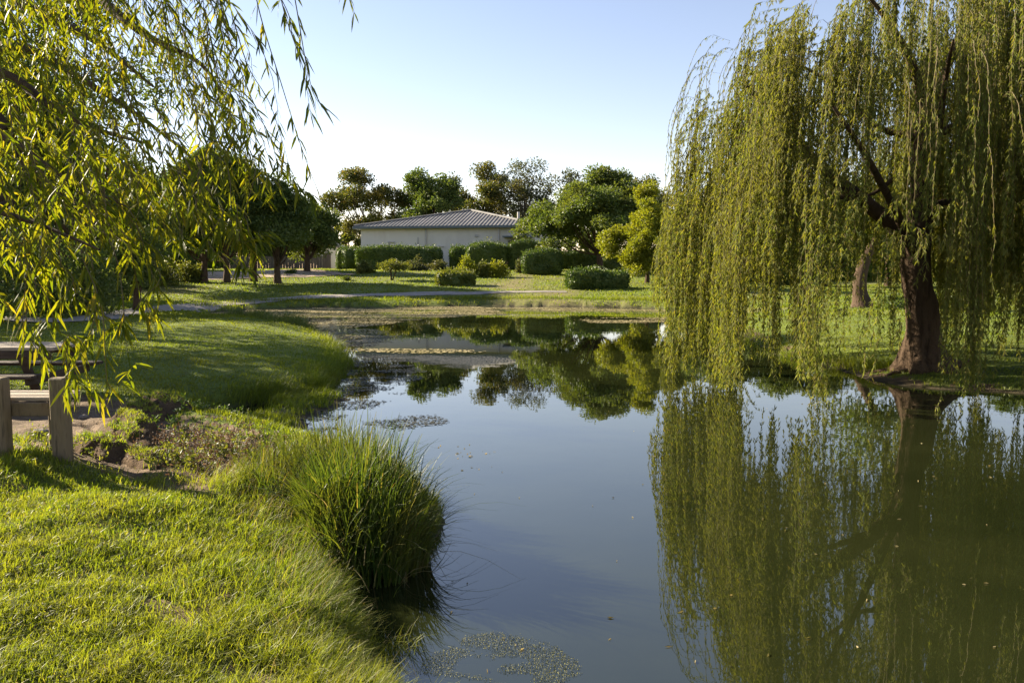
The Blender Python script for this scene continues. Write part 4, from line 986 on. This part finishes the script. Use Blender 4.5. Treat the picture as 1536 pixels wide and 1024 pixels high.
# the leafy mass: many shoots drooping outwards and down
def envelope(px): return np.interp(px, [-150, 0, 100, 200, 260, 330, 375], [430, 380, 350, 330, 310, 255, 150])
n = 400; px = rng.uniform(-90, 350, n); py = rng.uniform(-230, 330, n)
D = np.where(py > 150, rng.uniform(3.4, 4.8, n), rng.uniform(3.9, 6.2, n))
room = (envelope(px) - py) * D / F
k = (room > .12) & (rng.uniform(size=n) < np.where(px < 240, .95, .6)); px, py, D, room = px[k], py[k], D[k], room[k]; n = len(px)
st = np.array([NP(*q) for q in zip(px, py, D)])
wz = st + NB; sl = (wz[:, 2] - .35 - .5) / math.tan(SUN_EL); lx = wz[:, 0] + math.sin(SUN_AZ) * sl; ly = wz[:, 1] - math.cos(SUN_AZ) * sl
k = ~((lx < .2) & (ly > 1.6) & (ly < 8)) | (rng.uniform(size=n) < .35)   # keep only a few of the shoots that would shade the sunlit bank
st, room = st[k], room[k]; n = len(st)
ln = np.minimum(rng.uniform(.3, .95, n), room)
ov = unit(np.column_stack([rng.normal(.8, .5, n), rng.normal(.1, .5, n)]))
S = strands(st, ov, rng.uniform(.15, .5, n), st[:, 2] - ln, 12)
strand_mesh(aT, aL, S, .024, .09, .0108, .0028, .75, True, 0, .3)
aL.build("crown", M['willow_near'], nw); aT.build("shoots", M['twig'], nw)

# ------------------------------------------------------------------ bench and picnic table
g = G(95, 690); by = g[1]
bx0 = g[0]
bench = thing("wooden_bench", (bx0, by, g[2]), "weathered wooden bench with upright posts on the bare soil", "bench")
def bl(x): return Hs(bx0 + x, by) - g[2]
pitch_ = wid(3, 95, by)
for q, dx in enumerate((0, -pitch_, -pitch_ * 2, -pitch_ * 3)):
    zb = bl(dx); a = Acc()
    box(a, (dx, 0, (zb - .25 + .735) / 2), (.135, .12, .735 - zb + .25), frame2((1, .05 * (q - 1), 0)), .012); a.build("post", M['post'], bench)
a = Acc(); box(a, (-pitch_ * 1.5 + .0, .09, .44), (pitch_ * 3 + .02, .045, .12), None, .006); a.build("rail", M['post'], bench)
for q in range(4):
    a = Acc(); box(a, (-pitch_ * 1.5 - .13 - .012 * q, .15 + .105 * q, .525 + .004 * (q % 2)), (pitch_ * 3 + .16, .09, .035), None, .005); a.build("seat_plank", M['plank'], bench)
for dx in (-.30, -pitch_ * 3):
    a = Acc(); zb = Hs(bx0 + dx, by + .5) - g[2]; box(a, (dx, .44, (zb - .2 + .505) / 2), (.10, .10, .505 - zb + .2), None, .01); a.build("leg", M['post'], bench)

tD = 10.9; tp0 = P(106, 517, tD); tz = Hs(tp0[0] - .9, tD)
th_ = tp0[2] - tz
tab = thing("picnic_table", (tp0[0] - .95, tD, tz), "dark wooden picnic table with a pale worn top, behind the bench", "table")
for q in range(5):
    a = Acc(); box(a, (0, -.34 + .17 * q, th_ - .02), (1.9, .155, .045), None, .006); a.build("tabletop_plank", M['plank'], tab)
for s in (-1, 1):
    a = Acc(); box(a, (0, .34 * 1.25 * s, th_ - .10), (1.84, .05, .10), None, .006); a.build("apron", M['table_wood'], tab)
    for q in range(2):
        a = Acc(); box(a, (0, s * (.68 + .15 * q), th_ * .58), (1.85, .135, .045), None, .006); a.build("seat_plank", M['table_wood'], tab)
    for e in (-1, 1):
        a = Acc(); zl = th_ - .06; ang = math.atan2(.42, zl)
        box(a, (e * .66, s * .40, zl / 2 - .06), (.11, .10, math.hypot(.42, zl) + .1), np.array([[1, 0, 0], [0, math.cos(ang), math.sin(ang) * s * 1], [0, s * math.sin(ang) * 1, math.cos(ang)]]), .006)
        a.build("leg", M['table_wood'], tab)
for e in (-1, 1):
    a = Acc(); box(a, (e * .775, 0, th_ * .5), (.05, 1.5, .11), None, .006); a.build("crossbeam", M['table_wood'], tab)
# a few clods on the bare soil
for (px, py, s, lab) in [(75, 618, .05, "small dark stone on the bare soil beneath the bench rail"), (125, 628, .045, "pointed little stone on the bare soil beside the bench post"), (62, 652, .07, "flat stone lying by the bench on the bare soil")]:
    g2 = G(px, py); bm = bmesh.new(); bmesh.ops.create_icosphere(bm, subdivisions=3, radius=1)
    for v in bm.verts:
        f = 1 + .5 * (float(fbm(np.array([v.co.x * 1.3 + px]), np.array([v.co.y * 1.3 + v.co.z * .9]), 6, 3)[0]) - .5)
        v.co = Vector((v.co.x * s * 1.4 * f, v.co.y * s * f, v.co.z * s * .7 * f))
    me = bpy.data.meshes.new("stone"); bm.to_mesh(me); bm.free(); me.materials.append(M['stone'])
    o = bpy.data.objects.new("stone", me); COL.objects.link(o); o.location = tuple(g2 + np.array([0, 0, s * .3])); tag(o, lab, "stone", "stones on the bare soil")

# ------------------------------------------------------------------ the building
zb = 1.6; ze_ = 6.65
Lc = np.array([(543 - 768) / F * 85.5, 85.5]); Rc = np.array([(802 - 768) / F * 82.4, 82.4])
u = (Rc - Lc) / np.linalg.norm(Rc - Lc); v = np.array([-u[1], u[0]]); W_ = np.linalg.norm(Rc - Lc); DP = 24.0
A3 = np.array([[u[0], u[1], 0], [v[0], v[1], 0], [0, 0, 1.0]])
bld = thing("low_building", (Lc[0], Lc[1], zb), "long low cream walled building with a grey hipped roof", "building")
bld.rotation_euler = (0, 0, math.atan2(u[1], u[0]))
hw = ze_ - zb
def lbox(name, mat, c, s, parent=bld, bev=.01):
    a = Acc(); box(a, c, s, None, bev); return a.build(name, mat, parent)
lbox("wall", M['wall'], (W_ / 2, .15, hw / 2 - .2), (W_, .3, hw + .4), bev=0)
lbox("wall", M['wall'], (W_ / 2, DP - .15, hw / 2 - .2), (W_, .3, hw + .4), bev=0)
lbox("wall", M['wall'], (.15, DP / 2, hw / 2 - .2), (.3, DP - .6, hw + .4), bev=0)
lbox("wall", M['wall'], (W_ - .15, DP / 2, hw / 2 - .2), (.3, DP - .6, hw + .4), bev=0)
# hipped roof with standing ribs
ov = .55; rise_ = 2.2; ins = 7.0
e = [np.array([-ov, -ov, hw + .12]), np.array([W_ + ov, -ov, hw + .12]), np.array([W_ + ov, DP + ov, hw + .12]), np.array([-ov, DP + ov, hw + .12])]
r1 = np.array([W_ * .56, ins, hw + rise_]); r2 = np.array([W_ * .56, DP - ins, hw + rise_])
a = Acc(); dn = np.array([0, 0, -.10])
planes = [(e[0], e[1], r1, r1), (e[1], e[2], r2, r1), (e[2], e[3], r2, r2), (e[3], e[0], r1, r2)]
for p0, p1, p2, p3 in planes:
    a.add([p0, p1, p2, p3], [[0, 1, 2, 3]] if not np.allclose(p2, p3) else None, [[0, 1, 2]] if np.allclose(p2, p3) else None)
a.add([p + dn for p in e], [[3, 2, 1, 0]])
roof = a.build("roof", M['roof'], bld)
a = Acc()
for p0, p1, p2, p3 in planes:
    L_ = np.linalg.norm(p1 - p0); d = (p1 - p0) / L_; mid = (p2 + p3) / 2
    n_ = np.cross(d, mid - p0); n_ = n_ / np.linalg.norm(n_); n_ = n_ if n_[2] > 0 else -n_
    upv = np.cross(n_, d); upv = upv if upv[2] > 0 else -upv
    hgt_ = float(np.dot(mid - p0, upv)); s0 = float(np.dot(p3 - p0, d)); s1 = float(np.dot(p2 - p0, d))
    s = .35
    while s < L_ - .2:
        hh = hgt_ * min(1, s / max(s0, .01), (L_ - s) / max(L_ - s1, .01))
        if hh > .25:
            q = [p0 + d * (s - .08) , p0 + d * (s + .08), p0 + d * (s + .08) + upv * (hh - .12), p0 + d * (s - .08) + upv * (hh - .12)]
            Vv = [q_ - n_ * .02 for q_ in q] + [q_ + n_ * .06 + d * (.05 if k_ in (0, 3) else -.05) for k_, q_ in enumerate(q)]
            a.add(Vv, [[4, 5, 6, 7], [0, 1, 5, 4], [1, 2, 6, 5], [2, 3, 7, 6], [3, 0, 4, 7]])
        s += .40
a.build("roof_ribs", M['roof'], roof)
a = Acc()
for p, q in ((e[0], r1), (e[1], r1), (e[2], r2), (e[3], r2), (r1, r2)):
    tube(a, smoothpath([p + [0, 0, .06], (p + q) / 2 + [0, 0, .06], q + [0, 0, .06]], 5), .14, 6)
a.build("ridge_caps", M['roof'], roof, True)
for c, s in (((W_ / 2, -ov - .06, hw + .0), (W_ + 2 * ov + .24, .13, .26)), ((W_ + ov + .06, DP / 2, hw), (.13, DP + 2 * ov, .26)), ((-ov - .06, DP / 2, hw), (.13, DP + 2 * ov, .26))):
    lbox("gutter", M['gutter'], c, s)
for x in (W_ * .385, W_ * .80):
    a = Acc(); tube(a, smoothpath([[x, -.12, -.2], [x, -.12, hw * .5], [x, -.12, hw - .2]], 6), .09, 8); a.build("downpipe", M['pipe'], bld, True)
a = Acc(); tube(a, smoothpath([[W_ - 2.6, 5.6, hw + .5], [W_ - 2.6, 5.6, hw + 1.3], [W_ - 2.6, 5.6, hw + 1.9]], 4), .14, 8); vp = a.build("vent_pipe", M['pipe'], roof, True)
# side wall: awning over a window, further windows
aw = lbox("awning", M['gutter'], (W_ - 1.7, -.55, hw - 1.05), (3.0, 1.1, .14))
wn = lbox("window", M['pipe'], (W_ - 1.7, -.03, hw - 2.0), (2.4, .08, 1.5)); lbox("pane", M['glass'], (W_ - 1.7, -.06, hw - 2.0), (2.1, .06, 1.2), wn)
for y in (9.5, 14.5, 19.5):
    wn = lbox("window", M['pipe'], (W_ + .03, y, hw - 3.2), (.08, 2.2, 2.2)); lbox("pane", M['glass'], (W_ + .06, y, hw - 3.2), (.06, 1.9, 1.9), wn)
# small fittings on the end wall
for x, z, s in ((3.4, hw - 1.5, (.8, .16, .10)), (3.1, hw - 2.1, (.14, .12, 1.2)), (1.9, hw - 2.3, (.5, .12, .8)), (6.3, hw - 1.7, (.08, .08, 1.3)), (8.7, hw - 2.0, (.8, .14, .10)), (12.6, hw - .9, (.35, .2, .25))):
    lbox("wall_fitting", M['pipe'], (x, -.06, z), s)

# fence and shed by the gravel yard
f0, f1 = at(318, 96)[:2], at(486, 94)[:2]; fu = (f1 - f0) / np.linalg.norm(f1 - f0); FL = np.linalg.norm(f1 - f0); fz = Hs(*((f0 + f1) / 2))
fen = thing("board_fence", (*f0, fz), "dark board fence along the back of the gravel yard", "fence"); fen.rotation_euler = (0, 0, math.atan2(fu[1], fu[0]))
a = Acc(); s = 0.0
while s < FL:
    box(a, (s + .17, 0, .75 + .02 * rng.normal()), (.32, .04, 1.7), None, 0); s += .35
a.build("boards", M['fence'], fen)
s = 0.0
while s <= FL:
    a = Acc(); box(a, (s, .1, .85), (.16, .14, 2.1), None, .01); a.build("post", M['fence'], fen); s += 2.7
sb = at(500, 98)
shed = thing("garden_shed", sb, "small pale shed half hidden behind the hedge by the gravel yard", "shed"); hs = hgt(368, 98, sb[2])
lbox("wall", M['shed_wall'], (0, 0, hs / 2 - .3), (3.0, 3.0, hs), shed, 0)
a = Acc(); a.add([[-1.7, -1.7, hs - .3], [1.7, -1.7, hs - .3], [1.7, 1.7, hs - .3], [-1.7, 1.7, hs - .3], [0, -1.7, hs + .5], [0, 1.7, hs + .5]], [[0, 4, 5, 3], [4, 1, 2, 5], [3, 2, 1, 0]], [[0, 1, 4], [2, 3, 5]]); a.build("roof", M['roof'], shed)
dr_ = lbox("door", M['fence'], (-.3, -1.53, 1.0), (.9, .06, 2.0), shed)

# ------------------------------------------------------------------ light
w = bpy.data.worlds.new("World"); scn.world = w; w.use_nodes = True
nt = w.node_tree; nt.nodes.clear()
sky = nt.nodes.new("ShaderNodeTexSky"); sky.sky_type = 'NISHITA'; sky.sun_disc = False
sky.sun_elevation = SUN_EL; sky.sun_rotation = -SUN_AZ; sky.air_density = 1.0; sky.dust_density = .05; sky.ozone_density = 3.0
bg = nt.nodes.new("ShaderNodeBackground"); bg.inputs[1].default_value = .060
wo = nt.nodes.new("ShaderNodeOutputWorld"); nt.links.new(mixc(nt, sky.outputs[0], (1.36, 1.0, .86), 1.0, 'MULTIPLY'), bg.inputs[0]); nt.links.new(bg.outputs[0], wo.inputs[0])
sd = bpy.data.lights.new("sun", 'SUN'); sd.energy = 4.8; sd.angle = R(.55); sd.color = (1, .87, .66)
so = bpy.data.objects.new("sun", sd); COL.objects.link(so)
dv = Vector((math.sin(SUN_AZ) * math.cos(SUN_EL), -math.cos(SUN_AZ) * math.cos(SUN_EL), -math.sin(SUN_EL)))
so.rotation_euler = dv.to_track_quat('-Z', 'Y').to_euler()

vs = scn.view_settings; scn.display_settings.display_device = 'sRGB'
vs.view_transform = 'Standard'; vs.look = 'None'; vs.gamma = 1; vs.use_curve_mapping = False; vs.exposure = 2.1
cy = scn.cycles
cy.max_bounces = 7; cy.diffuse_bounces = 3; cy.glossy_bounces = 3; cy.transmission_bounces = 4; cy.transparent_max_bounces = 6
cy.use_denoising = True; cy.caustics_reflective = False; cy.caustics_refractive = False
cy.sample_clamp_indirect = 8
